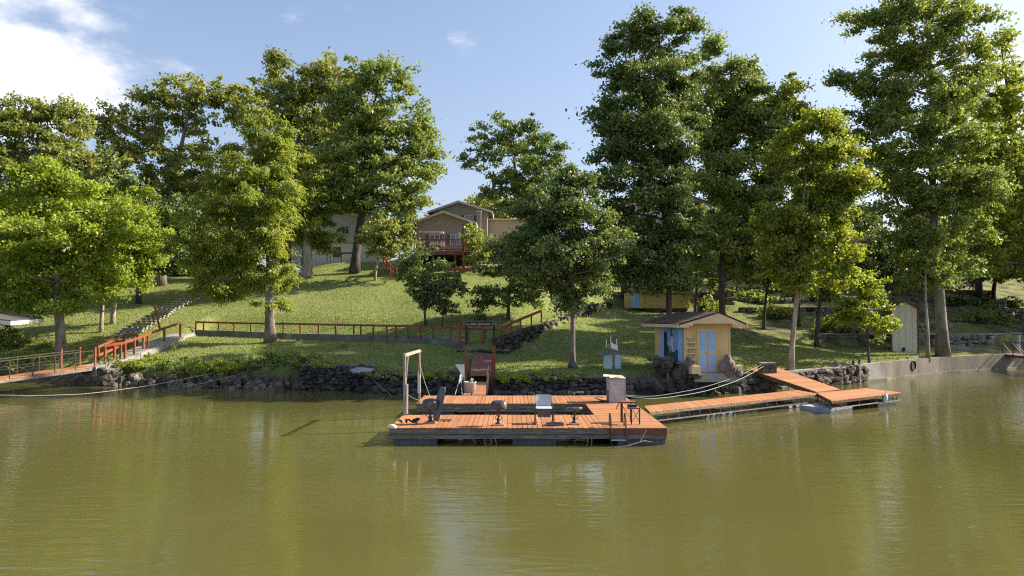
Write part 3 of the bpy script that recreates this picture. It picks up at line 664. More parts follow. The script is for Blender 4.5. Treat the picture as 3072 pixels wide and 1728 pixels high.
def plant_trees():
    tree('bright yellow-green maple beside the truss footbridge with thick pale trunk', 187, 41.5, [(60, 500, 105, 70), (165, 505, 85, 65), (100, 590, 125, 80), (195, 610, 95, 80), (20, 640, 90, 90), (120, 690, 140, 70), (235, 590, 60, 60), (225, 690, 75, 60), (40, 745, 90, 45), (170, 745, 90, 40), (130, 440, 50, 40)], 'bright', .30, 'palebark', name='maple_tree', seed=1, clump=.6)
    tree('slim leaning yellow-green tree left of the block stairway', 304, 46, [(262, 540, 50, 50), (285, 610, 60, 50), (250, 680, 55, 45), (300, 700, 45, 45)], 'bright', .13, 'palebark', seed=2, n_limb=40)
    tree('yellow-green tree with straight trunk beside the leaning slim tree', 338, 48, [(320, 520, 60, 50), (360, 580, 50, 50), (330, 630, 55, 50), (375, 640, 35, 40), (345, 690, 40, 35)], 'bright', .17, 'palebark', seed=3, n_limb=40)
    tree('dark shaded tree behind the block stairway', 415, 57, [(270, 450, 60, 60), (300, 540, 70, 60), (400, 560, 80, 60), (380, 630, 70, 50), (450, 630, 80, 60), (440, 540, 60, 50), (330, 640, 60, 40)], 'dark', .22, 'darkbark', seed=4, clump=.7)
    tree('tall olive-green tree standing behind the bright bank maple', 110, 60, [(60, 290, 50, 40), (110, 300, 50, 40), (165, 310, 40, 45), (10, 360, 70, 70), (90, 370, 80, 60), (180, 380, 55, 60), (40, 460, 100, 70), (140, 450, 90, 70), (205, 450, 45, 60), (110, 530, 120, 60), (215, 520, 50, 60), (0, 560, 70, 70)], 'olive', .35, 'bark', seed=5, clump=.75)
    tree('spreading oak with open crown and bare limbs showing', 480, 67, [(295, 300, 45, 30), (380, 245, 50, 40), (445, 225, 50, 38), (530, 225, 60, 35), (600, 265, 45, 45), (330, 360, 65, 45), (400, 310, 70, 40), (490, 290, 60, 40), (570, 240, 45, 30), (300, 420, 65, 50), (400, 420, 90, 60), (510, 410, 70, 50), (350, 510, 90, 60), (460, 520, 90, 70), (560, 390, 45, 40), (560, 480, 60, 60), (640, 300, 40, 35), (270, 340, 30, 25)], 'olive', .5, 'bark', name='oak_tree', seed=6, clump=.62, openness=.22, n_limb=110)
    tree('feathery walnut with drooping leaf sprays in front of the long handrail', 813, 43.6, [(685, 335, 45, 42), (640, 385, 65, 45), (700, 410, 45, 50), (600, 430, 65, 45), (570, 500, 70, 50), (650, 490, 90, 60), (700, 490, 40, 45), (500, 575, 70, 40), (590, 580, 90, 55), (680, 580, 60, 55), (560, 660, 80, 40), (640, 670, 60, 45), (695, 700, 50, 50), (525, 720, 40, 35), (470, 630, 40, 30), (610, 720, 35, 25), (690, 770, 35, 18), (560, 740, 30, 25)], 'feather', .33, 'bark', name='walnut_tree', seed=7, clump=.5, droop=True, leaf=.8, openness=.1, n_limb=100)
    tree('feathery tree with broad flared pale trunk on the upper lawn', 917, 62, [(790, 430, 45, 40), (760, 480, 60, 45), (810, 510, 45, 50), (770, 550, 65, 45), (815, 585, 40, 35), (740, 595, 35, 24), (800, 610, 30, 20)], 'feather', .55, 'palebark', seed=8, clump=.6, droop=True, leaf=.8, n_limb=60)
    tree('tall tree with pointed top rising behind the feathery trees', 860, 75, [(688, 170, 32, 38), (695, 235, 55, 45), (760, 215, 50, 45), (815, 185, 50, 35), (850, 215, 60, 45), (720, 310, 80, 55), (800, 300, 80, 60), (860, 300, 60, 55), (740, 400, 80, 60), (830, 400, 70, 70), (700, 480, 70, 60), (810, 490, 70, 60)], 'olive', .5, 'bark', seed=9, clump=.8, n_limb=80)
    tree('massive broad-crowned tree between the white house and the brown house', 1063, 63.5, [(930, 190, 55, 42), (985, 205, 42, 42), (930, 270, 70, 55), (1000, 290, 60, 55), (1065, 330, 35, 40), (900, 350, 80, 70), (985, 380, 90, 65), (1070, 400, 35, 40), (880, 440, 70, 70), (960, 470, 90, 65), (1040, 470, 50, 50), (905, 490, 55, 45), (985, 520, 50, 30), (1045, 410, 45, 45), (870, 250, 45, 45)], 'mid', .42, 'darkbark', seed=10, clump=.72, n_limb=100)
    tree('small silvery-green tree with forked trunk beside the ramp handrail', 1125, 60, [(945, 575, 38, 28), (985, 580, 40, 30), (1022, 600, 24, 25), (940, 615, 36, 22), (990, 622, 38, 20)], 'olive', .12, 'palebark', seed=11, clump=.42, n_limb=40)
    tree('dark ragged tree behind the brown house roof', 1560, 95, [(1290, 308, 45, 28), (1245, 350, 50, 32), (1325, 345, 55, 38), (1380, 378, 40, 35), (1178, 412, 30, 18), (1212, 385, 35, 25), (1290, 415, 75, 45), (1360, 440, 60, 50), (1300, 480, 60, 45), (1240, 470, 25, 30), (1350, 510, 60, 45), (1300, 545, 60, 40)], 'dark', .45, 'darkbark', seed=12, clump=.85, openness=.15, n_limb=90, leaf=.9)
    tree('low distant tree line clump behind the brown house ridge', 1440, 118, [(1190, 512, 45, 22), (1240, 520, 45, 28), (1270, 540, 40, 30)], 'olive', .3, 'bark', seed=13, clump=1.0, n_limb=30)
    tree('distant tree beside the utility pole', 1245, 112, [(1040, 555, 30, 30), (1065, 560, 25, 25), (1020, 575, 25, 25)], 'mid', .25, 'bark', seed=14, clump=.9, n_limb=30)
    tree('small dark round-headed tree in the middle of the lawn', 1277, 45, [(1050, 650, 42, 30), (1025, 690, 28, 32), (1085, 690, 48, 38), (1060, 740, 40, 32), (1095, 740, 35, 30)], 'dark', .085, 'darkbark', seed=15, clump=.42, n_limb=40)
    tree('young sapling beside the small dark lawn tree', 1326, 44.5, [(1130, 715, 30, 28), (1115, 745, 26, 25), (1122, 775, 20, 16), (1155, 725, 18, 20)], 'dark', .05, 'darkbark', name='sapling', seed=16, clump=.3, n_limb=25)
    tree('low-branched tree on the lawn above the sign gate', 1525, 46, [(1250, 660, 45, 40), (1300, 620, 50, 35), (1285, 710, 60, 38), (1230, 745, 35, 25), (1215, 775, 22, 18), (1350, 680, 55, 50), (1270, 620, 35, 25), (1330, 740, 40, 25)], 'dark', .13, 'darkbark', seed=17, clump=.45, n_limb=60)
    tree('dark dense maple with slender grey trunk above the seawall', 1717, 35.4, [(1420, 468, 55, 32), (1375, 515, 62, 45), (1465, 515, 62, 45), (1420, 580, 95, 55), (1345, 590, 50, 45), (1500, 580, 45, 50), (1400, 650, 95, 50), (1480, 660, 65, 50), (1440, 715, 60, 38), (1345, 655, 45, 40), (1440, 755, 35, 22)], 'dark', .15, 'bark', name='maple_tree', seed=18, dens=1.8, clump=.5, n_limb=80)
    tree('towering dark tree whose trunk rises in front of the low yellow shed', 2005, 40.5, [(1555, 95, 30, 38), (1620, 62, 45, 32), (1705, 48, 38, 28), (1745, 60, 18, 30), (1640, 115, 80, 45), (1550, 185, 45, 48), (1680, 165, 75, 48), (1600, 255, 85, 52), (1700, 255, 60, 55), (1535, 305, 45, 45), (1625, 350, 95, 50), (1530, 400, 55, 38), (1690, 380, 60, 50), (1600, 450, 90, 50), (1500, 440, 35, 20), (1680, 480, 70, 50), (1560, 540, 50, 40), (1640, 560, 90, 50), (1640, 640, 75, 48), (1655, 700, 70, 36), (1720, 610, 55, 50), (1580, 610, 50, 50), (1590, 680, 45, 35), (1720, 690, 45, 32)], 'dark', .19, 'darkbark', seed=19, dens=1.8, clump=.62, openness=.12, n_limb=130)
    tree('tall tree leaning its crown out beside the towering dark tree', 2168, 46.5, [(1790, 130, 25, 35), (1800, 195, 50, 42), (1870, 185, 40, 35), (1875, 250, 65, 48), (1800, 280, 60, 50), (1955, 240, 50, 40), (2010, 280, 38, 32), (1895, 335, 85, 50), (1800, 380, 65, 55), (1980, 340, 55, 45), (1880, 430, 95, 55), (1790, 490, 65, 50), (1900, 520, 90, 50), (1960, 450, 55, 50), (1820, 580, 65, 45), (1920, 610, 75, 45), (1780, 620, 55, 45), (1860, 660, 60, 36), (1960, 660, 55, 36)], 'mid', .24, 'darkbark', seed=20, dens=1.8, clump=.66, openness=.1, n_limb=120)
    tree('golden-leaved slender tree behind the sloping gangway', 2371, 36.6, [(2050, 320, 42, 35), (2080, 380, 52, 40), (2010, 390, 50, 45), (2125, 460, 40, 42), (2040, 475, 65, 48), (2105, 540, 52, 48), (2020, 565, 65, 50), (2155, 430, 25, 30), (2080, 620, 65, 42), (1985, 640, 55, 42), (2110, 690, 40, 28), (2020, 705, 55, 30), (1950, 560, 40, 45), (1950, 660, 35, 35)], 'gold', .15, 'palebark', seed=21, dens=1.8, clump=.46, n_limb=90)
    tree('small golden-green tree half hiding the cream metal shed', 2605, 39.6, [(2150, 715, 45, 32), (2190, 735, 38, 30), (2165, 780, 48, 35), (2210, 805, 32, 30), (2140, 790, 35, 28), (2195, 840, 25, 18)], 'gold', .08, 'darkbark', seed=22, clump=.36, n_limb=40)
    tree('huge tree with leaning thick trunk beside the cream metal shed', 2825, 45.3, [(2195, 55, 48, 42), (2280, 25, 60, 50), (2370, 15, 75, 50), (2430, 60, 45, 50), (2250, 125, 80, 52), (2165, 195, 42, 30), (2115, 197, 28, 12), (2350, 140, 90, 60), (2440, 150, 50, 55), (2230, 225, 75, 48), (2330, 255, 100, 60), (2430, 250, 60, 55), (2185, 310, 50, 45), (2290, 350, 100, 60), (2410, 360, 80, 60), (2240, 430, 70, 52), (2360, 460, 95, 60), (2450, 470, 65, 60), (2290, 530, 75, 50), (2390, 560, 85, 50), (2290, 610, 55, 40), (2340, 660, 60, 38), (2410, 650, 60, 45), (2350, 710, 55, 25)], 'mid', .36, 'bark', seed=23, dens=1.25, clump=.6, openness=.14, n_limb=150)
    tree('slim straight tree just left of the huge leaning trunk', 2780, 43.6, [(2330, 600, 35, 35), (2350, 640, 35, 30), (2320, 670, 30, 25)], 'mid', .12, 'palebark', seed=24, clump=.4, n_limb=20)
    tree('olive tree at the end of the concrete path beyond the huge tree', 3110, 53, [(2520, 115, 35, 32), (2500, 175, 38, 38), (2545, 215, 45, 50), (2500, 270, 40, 45), (2545, 320, 50, 55), (2500, 400, 45, 50), (2550, 430, 50, 55), (2500, 500, 45, 45), (2545, 540, 50, 55), (2480, 580, 50, 50), (2560, 630, 50, 45), (2500, 650, 45, 40)], 'gold', .35, 'bark', seed=25, clump=.62, n_limb=70)
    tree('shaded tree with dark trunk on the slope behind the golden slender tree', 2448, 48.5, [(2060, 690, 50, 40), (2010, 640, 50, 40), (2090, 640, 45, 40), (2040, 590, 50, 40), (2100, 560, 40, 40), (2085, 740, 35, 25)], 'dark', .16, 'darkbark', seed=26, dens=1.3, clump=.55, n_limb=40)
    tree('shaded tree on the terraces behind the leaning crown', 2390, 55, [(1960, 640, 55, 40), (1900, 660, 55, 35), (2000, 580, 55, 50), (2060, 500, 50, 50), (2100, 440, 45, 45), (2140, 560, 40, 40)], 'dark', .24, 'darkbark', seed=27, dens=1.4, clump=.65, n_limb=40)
    tree('dark tree screening the tan house on the hilltop', 2740, 72, [(2240, 420, 40, 45), (2270, 500, 40, 45), (2290, 570, 45, 45), (2260, 630, 35, 35), (2310, 640, 45, 40), (2180, 420, 35, 40), (2150, 360, 40, 35)], 'dark', .3, 'darkbark', seed=28, clump=.75, n_limb=50)
    tree('vine-covered small tree at the corner of the house deck', 1427, 62.3, [(1195, 595, 26, 20), (1205, 620, 26, 20), (1185, 575, 12, 12), (1190, 645, 20, 15), (1215, 640, 18, 15)], 'feather', .17, 'palebark', seed=29, clump=.35, n_limb=24)
    tree('broad dark tree filling the hilltop behind the terraces', 2100, 92, [(1800, 560, 70, 40), (1880, 560, 70, 45), (1960, 580, 60, 45), (1760, 620, 60, 40)], 'dark', .4, 'darkbark', seed=30, clump=.9, n_limb=40)
    tree('dark tree filling the slope behind the open-crowned oak', 620, 82, [(480, 480, 70, 60), (560, 520, 70, 60), (400, 540, 70, 60), (640, 560, 70, 60), (320, 580, 60, 50), (240, 560, 60, 60), (700, 560, 60, 60)], 'dark', .4, 'darkbark', seed=31, clump=.95, n_limb=50)
    tree('hilltop tree behind the tall olive-green tree', 230, 88, [(180, 520, 60, 40), (240, 500, 50, 40), (120, 540, 60, 40), (210, 580, 80, 40), (90, 600, 80, 40)], 'mid', .35, 'darkbark', seed=41, clump=1.0, n_limb=20)
    tree('hilltop tree behind the feathery walnut', 700, 92, [(600, 540, 60, 50), (660, 520, 55, 45), (560, 590, 70, 45), (660, 590, 70, 45), (720, 560, 50, 50)], 'mid', .35, 'darkbark', seed=42, clump=1.0, n_limb=20)
    tree('low hilltop tree behind the white house roof', 1010, 94, [(840, 560, 50, 35), (900, 550, 50, 40), (960, 570, 50, 35), (1000, 590, 40, 25)], 'dark', .35, 'darkbark', seed=43, clump=1.0, n_limb=20)
    tree('hilltop tree between the pale house and the tan house', 2420, 96, [(2010, 600, 60, 40), (2070, 560, 60, 45), (2110, 600, 50, 40), (2040, 640, 70, 30)], 'dark', .4, 'darkbark', seed=44, clump=1.0, n_limb=20)
    tree('hilltop tree right of the tan house', 2880, 96, [(2310, 600, 55, 40), (2380, 590, 60, 40), (2440, 610, 60, 40), (2500, 620, 60, 40), (2560, 600, 60, 40)], 'mid', .4, 'darkbark', seed=45, clump=1.0, n_limb=20)
    tree('low spreading understory tree behind the low yellow shed', 2085, 57, [(1700, 600, 50, 45), (1750, 640, 60, 45), (1800, 690, 60, 35), (1850, 640, 55, 45), (1740, 560, 45, 45)], 'dark', .14, 'darkbark', seed=47, dens=1.2, clump=.5, n_limb=40)
    tree('low spreading understory tree between the leaning crown and the golden tree', 2290, 52, [(1900, 690, 50, 32), (1950, 650, 55, 42), (2000, 690, 50, 34), (1880, 620, 50, 45), (1960, 590, 50, 45), (2050, 650, 45, 40)], 'mid', .13, 'darkbark', seed=48, dens=1.2, clump=.5, n_limb=40)
    tree('low dark tree closing the gap behind the block stairway top', 520, 77, [(330, 660, 55, 35), (400, 650, 60, 40), (470, 660, 60, 38), (540, 650, 60, 40), (430, 600, 60, 40), (590, 670, 40, 28)], 'dark', .25, 'darkbark', seed=49, clump=.75, n_limb=25)
    tree('low dark tree on the far slope behind the bright bank maple', 180, 76, [(60, 640, 60, 40), (130, 650, 60, 40), (200, 660, 60, 36), (260, 660, 50, 34), (10, 620, 60, 50)], 'dark', .25, 'darkbark', seed=50, clump=.75, n_limb=25)
    tree('shady tree on the top terrace past the huge tree', 2980, 76, [(2450, 670, 55, 40), (2510, 680, 55, 40), (2560, 670, 50, 45), (2480, 630, 50, 40), (2540, 620, 50, 40)], 'dark', .25, 'darkbark', seed=51, clump=.75, n_limb=25)
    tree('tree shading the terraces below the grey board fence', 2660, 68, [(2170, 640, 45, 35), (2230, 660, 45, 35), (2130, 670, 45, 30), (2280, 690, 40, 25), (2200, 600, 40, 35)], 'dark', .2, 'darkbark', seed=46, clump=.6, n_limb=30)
    # the wooded slope goes on past the right edge of the view and shades the terraces
    for i, (x, y, h) in enumerate(((46, 61, 19), (53, 67, 21), (49, 74, 20), (61, 74, 22), (46, 55, 16), (62, 63, 20), (56, 57, 17))):
        px = 1536 + x * F / y; zc = H(x, y); py = lambda z: 938 - (z - CAMZ) * F / y
        lob = [(px + ddx * F / y, py(zc + h * f), rr * F / y, rr * .8 * F / y) for ddx, f, rr in ((0, .9, 2.4), (-2, .72, 3.2), (2.2, .7, 3.0), (0, .5, 4), (-2.5, .38, 3), (2.5, .4, 3))]
        tree('tall leafy tree on the wooded slope past the olive path-end tree', px, y, lob, 'mid', .35, 'darkbark', seed=60 + i, clump=1.0, n_limb=20, oview=False, leaf=1.5, group='trees on the slope past the path end')
    # shrubs
    shrub('bright leafy bush on the bank below the concrete ramp', 400, 38.6, [(320, 930, 32, 18), (300, 918, 24, 16)], 'bright', 1)
    shrub('light green bush with upright shoots above the shore rocks', 465, 38.8, [(385, 915, 28, 22), (365, 930, 25, 16), (400, 905, 14, 14)], 'bright', 2)
    shrub('dark green bush between the bank bushes and the stone block', 560, 38.4, [(460, 920, 40, 20), (500, 930, 40, 16)], 'mid', 3)
    shrub('sprawling dark bush hanging over the water beside the stone block', 820, 37.2, [(640, 905, 50, 20), (690, 915, 50, 26), (735, 915, 36, 30), (700, 935, 45, 18), (590, 930, 45, 16)], 'mid', 4)
    shrub('shaded shrub under the house deck', 1370, 64, [(1150, 695, 40, 16), (1200, 705, 30, 14)], 'olive', 5, leaf=.7)
    shrub('low bush in front of the brown house lower rail', 1480, 61.5, [(1230, 700, 30, 20), (1265, 690, 30, 20), (1290, 660, 25, 25)], 'dark', 6)
    shrub('small round evergreen on the stone terraces', 2975, 57.5, [(2492, 772, 16, 16)], 'dark', 7, name='terrace_bush')
    shrub('brushy undergrowth at the foot of the hedge bank on the far left', 60, 43, [(20, 870, 50, 30), (90, 880, 40, 20), (0, 840, 40, 40)], 'mid', 8)
plant_trees()
def undergrowth():
    rs = random.Random(21)
    spots = [('under the huge leaning tree', 2700, 56), ('on the terrace behind the cream metal shed', 2620, 60.5), ('on the fourth terrace', 2860, 64.5), ('on the fifth terrace wall', 2950, 68.5), ('beside the lowest terrace wall', 2500, 52), ('behind the golden slender tree', 2330, 57), ('beside the low yellow shed', 2110, 58.5), ('on the brown terrace above the low yellow shed', 2180, 64), ('below the small sunlit timber deck', 2260, 63), ('below the grey board fence', 2560, 71.8), ('on the highest terrace wall', 2760, 72.2), ('at the top of the terraces near the hilltop trees', 3010, 73), ('under the shaded terrace tree', 2420, 65), ('on the second terrace beside the path', 2930, 56.5)]
    for i, (w, px, d) in enumerate(spots):
        g = ground(px, d); py = 938 - (g.z - CAMZ) * F / d; k = F / d
        shrub('leafy green undergrowth bush ' + w, px, d, [(px + rs.uniform(-1, 1) * k, py - .35 * k, 1.2 * k, .5 * k), (px + rs.uniform(-1.6, 1.6) * k, py - .3 * k, 1.0 * k, .45 * k), (px + rs.uniform(-.5, .5) * k, py - .6 * k, .7 * k, .5 * k)], rs.choice(['dark', 'mid', 'mid']), 40 + i, leaf=1.0, clump=.4, oview=False)
    for i, (w, px, d) in enumerate([('above the riprap beside the concrete ramp', 330, 38.3), ('trailing over the riprap below the dry weed', 530, 37.3), ('trailing over the riprap next to the dark bush', 640, 37.0), ('hanging over the riprap beside the squared stone block', 880, 36.4), ('under the bright bank maple', 120, 40.3), ('along the shore beyond the footbridge', 60, 39.5), ('spilling over the squared stone block', 980, 35.6), ('spilling over the curving seawall near the flat rock', 1200, 34.0), ('on the curving seawall beside the metal sheet', 1330, 33.7), ('on the straight seawall right of the steel handrail', 1560, 32.7), ('on the straight seawall below the slender maple', 1690, 32.7)]):
        g = ground(px, d); py = 938 - (g.z - CAMZ) * F / d; k = F / d
        shrub('low leafy bank shrub ' + w, px, d, [(px + rs.uniform(-.6, .6) * k, py - (.15 if i < 6 else .02) * k, 1.0 * k, (.32 if i < 6 else .13) * k, -.2), (px + rs.uniform(-.9, .9) * k, py + (.02 if i < 6 else .12) * k, .8 * k, (.28 if i < 6 else .16) * k, -.5 if i < 6 else -.35)], rs.choice(['bright', 'mid', 'feather']), 70 + i, leaf=.8, clump=.3 if i < 6 else .16, oview=False)
undergrowth()

def blades(name, label, base, n, h, spread, style, seed, cat='plant', arch=.5, wd=.03):
    """clump of arching strap leaves"""
    rs = random.Random(seed); root = thing(name, label, cat, tuple(base)); 
    for i in range(n):
        a = rs.uniform(0, 6.28); r = spread * rs.uniform(.3, 1); hh = h * rs.uniform(.6, 1.1); b = Vector(base) + Vector((rs.uniform(-.06, .06), rs.uniform(-.06, .06), -.02))
        mb = MB(); pts = []; s = Vector((-math.sin(a), math.cos(a), 0)) * wd
        for k in range(5):
            t = k / 4; pts.append(b + Vector((math.cos(a) * r * t ** 1.5, math.sin(a) * r * t ** 1.5, hh * (t - arch * t ** 3))))
        vs = []
        for k, p in enumerate(pts): w_ = (1 - (k / 4) ** 2 * .95); vs += [p - s * w_, p + s * w_]
        mb.add(vs, [(2 * k, 2 * k + 1, 2 * k + 3, 2 * k + 2) for k in range(4)])
        o = obj('leaf', mb, LM[style], root, fix=False)
        at_ = o.data.attributes.new('tint', 'FLOAT', 'POINT'); at_.data.foreach_set('value', [rs.uniform(.3, 1)] * len(o.data.vertices))
    return root
blades('yucca_plant', 'spiky yucca plant at the foot of the forked silvery tree', ground(1155, 58.5), 22, 1.0, .75, 'olive', 1)
blades('grass_clump', 'clump of tall ornamental grass under the long handrail kerb', ground(1035, 40.5), 34, .75, .7, 'mid', 2, wd=.022)
blades('grass_clump', 'wispy pale grass clump between the two gantry posts and the kerb', ground(1245, 38.8), 40, .8, .55, 'olive', 3, wd=.018, arch=.3)
blades('grass_clump', 'dry straw-coloured weed on the lawn beside the concrete ramp', ground(525, 41.2), 26, .8, .45, 'olive', 4, wd=.015, arch=.3)

def build_grass():
    rs = np.random.RandomState(5); n = 150000
    y = 32 + 40 * rs.random(n) ** 1.5; x = (rs.random(n) - .5) * 2 * (y * .76 + 2)
    keep = np.array([yy > shore_y(xx) + .45 for xx, yy in zip(x, y)]); x, y = x[keep], y[keep]
    # bare, wooded slope on the right keeps little grass
    bare = (x > 9 + rs.random(len(x)) * 4) & (y > 45 + rs.random(len(x)) * 4) & (rs.random(len(x)) < .85); x, y = x[~bare], y[~bare]
    z = np.array([H(a, b) for a, b in zip(x, y)])
    pos = np.stack([x, y, z + .03], 1); m = len(x)
    axis = np.stack([rs.normal(size=m) * .5, rs.normal(size=m) * .5, np.ones(m)], 1); nrm = rs.normal(size=(m, 3))
    patch = np.array([noise.noise(Vector((a * .5, b * .5, 9))) for a, b in zip(x, y)])
    o = leaf_object('lawn_grass', pos, axis, nrm, rs.uniform(.06, .15, m), rs.uniform(.035, .06, m), .45 + patch * .5 + rs.normal(size=m) * .2, LM['grass'], None)
    tag(o, 'short mown grass growing over the whole lakeside slope', 'grass', kind='stuff')
build_grass()

# ------------------------------------------------------------------ docks
def planks(parent, p00, p10, p11, p01, n, material, th=.038, gap=.012, name='plank', jitter=.0, skip=()):
    """n boards side by side from edge p00-p01 to edge p10-p11, each its own piece"""
    p00, p10, p11, p01 = (Vector(p) for p in (p00, p10, p11, p01))
    for i in range(n):
        if i in skip: continue
        L_ = ((p10 - p00).length + (p11 - p01).length) / 2 / n; g = gap * RNG.uniform(.5, 1.7) / L_ / 2
        a, b = (i + g) / n, (i + 1 - g) / n
        a = (i + g) / n; b = (i + 1 - g) / n
        q = [p00.lerp(p10, a), p00.lerp(p10, b), p01.lerp(p11, b), p01.lerp(p11, a)]
        ext = (q[3] - q[0]).normalized() * RNG.uniform(-jitter, jitter); e2 = (q[3] - q[0]).normalized() * RNG.uniform(-jitter, jitter)
        dz = Vector((0, 0, RNG.uniform(-.004, .004)))
        q = [q[0] - ext + dz, q[1] - ext + dz, q[2] + e2 + dz, q[3] + e2 + dz]
        mb = MB(); mb.hexa(q, th); obj(name, mb, material, parent)
def float_block(parent, x0, x1, y0, y1, z1, material, name='float', z0=-.35):
    """ribbed flotation tub"""
    mb = MB(); mb.box(((x0 + x1) / 2, (y0 + y1) / 2, (z0 + z1) / 2), (x1 - x0, y1 - y0, z1 - z0))
    n = max(2, int((x1 - x0) / .55))
    for k in range(n + 1):
        x = x0 + .06 + (x1 - x0 - .12) * k / n
        mb.box((x, y0 - .012, (z0 + z1) / 2), (.07, .03, z1 - z0 - .03))
    mb.box(((x0 + x1) / 2, y0 - .008, z1 - .04), (x1 - x0 + .02, .03, .05))
    return obj(name, mb, material, parent)

DZ = .5            # deck level of the floating docks
XL, XR, XI = -3.52, 4.45, 2.65
Y0, Y1, Y2, Y3 = 20.35, 22.9, 25.75, 28.2
def main_dock():
    r = thing('floating_dock', 'large U-shaped floating dock with orange-red planks and weathered grey edge', 'dock', (0, Y0, 0))
    planks(r, (XL, Y0, DZ), (XI, Y0, DZ), (XI, Y1, DZ), (XL, Y1, DZ), 42, M['deck'], jitter=.012)
    planks(r, (XL + .02, Y2, DZ), (XI, Y2, DZ), (XI, Y3, DZ), (XL + .02, Y3, DZ), 42, M['deck'], jitter=.012)
    planks(r, (XI + .01, Y0 - .02, DZ), (XI + .01, Y3 + .02, DZ), (XR, Y3 + .02, DZ), (XR, Y0 - .02, DZ), 53, M['deck'], gap=.008, jitter=.004)
    def edge(a, b, z1, h, t, m='greywood', name='fascia_board'):
        mb = MB(); a = Vector(a); b = Vector(b); mb.bar(Vector((a.x, a.y, z1 - h / 2)), Vector((b.x, b.y, z1 - h / 2)), t, h); obj(name, mb, M[m], r)
    e = DZ - .045
    edge((XL, Y0 + .03, 0), (XI + .1, Y0 + .03, 0), e, .14, .05); edge((XI + .1, Y0 + .025, 0), (XR, Y0 + .025, 0), e, .15, .05, 'ramp')
    edge((XL - .01, Y0 + .06, 0), (XR - .01, Y0 + .06, 0), e - .155, .12, .07)
    edge((XL, Y1 - .04, 0), (XI, Y1 - .04, 0), e, .2, .05); edge((XL + .05, Y2 + .04, 0), (XI, Y2 + .04, 0), e, .15, .05); edge((XL + .05, Y2 + .07, 0), (XI, Y2 + .07, 0), e - .155, .11, .06)
    edge((XL + .05, Y3 - .04, 0), (XR, Y3 - .04, 0), e, .2, .05)
    edge((XL + .03, Y0 + .1, 0), (XL + .03, Y1 - .08, 0), e, .22, .05); edge((XL + .06, Y2 + .1, 0), (XL + .06, Y3 - .08, 0), e, .22, .05)
    edge((XR - .03, Y0 + .1, 0), (XR - .03, Y3 - .08, 0), e, .22, .05); edge((XI + .04, Y1, 0), (XI + .04, Y2, 0), e, .24, .06, 'darkwood')
    mb = MB()
    for y in (Y0 + .7, Y0 + 1.3, Y0 + 1.9, Y2 + .6, Y2 + 1.2, Y2 + 1.8): mb.box(((XL + XI) / 2, y, e - .1), (XI - XL - .1, .05, .18))
    for x in (3.1, 3.6, 4.0): mb.box((x, (Y0 + Y3) / 2, e - .1), (.05, Y3 - Y0 - .2, .18))
    obj('joist_frame', mb, M['darkwood'], r)
    for x0, x1 in ((XL + .1, XL + 1.36), (.02, 1.28), (3.05, XR - .03)): float_block(r, x0, x1, Y0 + .12, Y1 - .2, .19, M['float'])
    for x0, x1 in ((XL + .2, XL + 1.4), (-1.0, .3), (.9, 2.1)): float_block(r, x0, x1, Y2 + .14, Y3 - .2, .17, M['float'])
    float_block(r, 2.9, 4.3, Y2, Y3 - .3, .19, M['float'])
    # stubs and dangling roots below the front edge
    for x in (-.75, -.62, -.5, 2.15, 2.3): 
        mb = MB(); mb.tube([(x, Y0 + .05, .2), (x + RNG.uniform(-.05, .05), Y0 + .03, .08), (x + RNG.uniform(-.1, .1), Y0 + .02, -.05)], [.012, .01, .012], 5); obj('hanging_root', mb, M['palewood'], r)
    mb = MB(); mb.tube([(XL - .06, Y0 + .02, DZ + .02), (XL + .12, Y0, DZ + .03), (XL + .2, Y0 + .02, DZ + .01)], [.06, .075, .05], 8); obj('corner_bumper', mb, M['pvc'], r, True)
main_dock()

def gantry():
    r = thing('hoist_frame', 'bleached timber hoist frame spanning the dock slip with white bumper sleeves', 'frame', (XL + .06, Y1 - .12, DZ))
    a = Vector((XL + .06, Y1 - .12, DZ)); b = Vector((XL + .12, Y2 + .2, DZ))
    ta = a + Vector((0, 0, 1.93)); tb = b + Vector((0, 0, 1.9))
    for p, t, nm in ((a, ta, 'post'), (b, tb, 'post')):
        mb = MB(); mb.bar(p, t, .07, .07, Vector((0, 1, 0))); obj(nm, mb, M['palewood'], r)
    mb = MB(); d = (tb - ta).normalized(); mb.bar(ta - d * .1, tb + d * .1, .09, .09); obj('crossbeam', mb, M['palewood'], r)
    for p, t, s in ((a, ta, 1), (b, tb, -1)):
        mb = MB(); mb.bar(p + Vector((.03, 0, .95)), t + d * s * .42 + Vector((.03, 0, -.04)), .05, .05, Vector((1, 0, 0))); obj('brace', mb, M['palewood'], r)
    for p, z0, z1, dx in ((a, .05, 1.0, .085), (b, .35, 1.15, 0)):
        mb = MB(); q = p + Vector((dx, -.06 if dx == 0 else 0, 0)); mb.box(q + Vector((0, 0, (z0 + z1) / 2)), (.1 if dx == 0 else .05, .06, z1 - z0)); obj('bumper_sleeve', mb, M['pvc'], r)
    mb = MB(); mb.tube([b + Vector((.04, 0, 1.3)), b + Vector((.2, .1, .7)), b + Vector((.42, .3, .03))], .011, 5); obj('guy_rope', mb, M['rope'], r)
gantry()

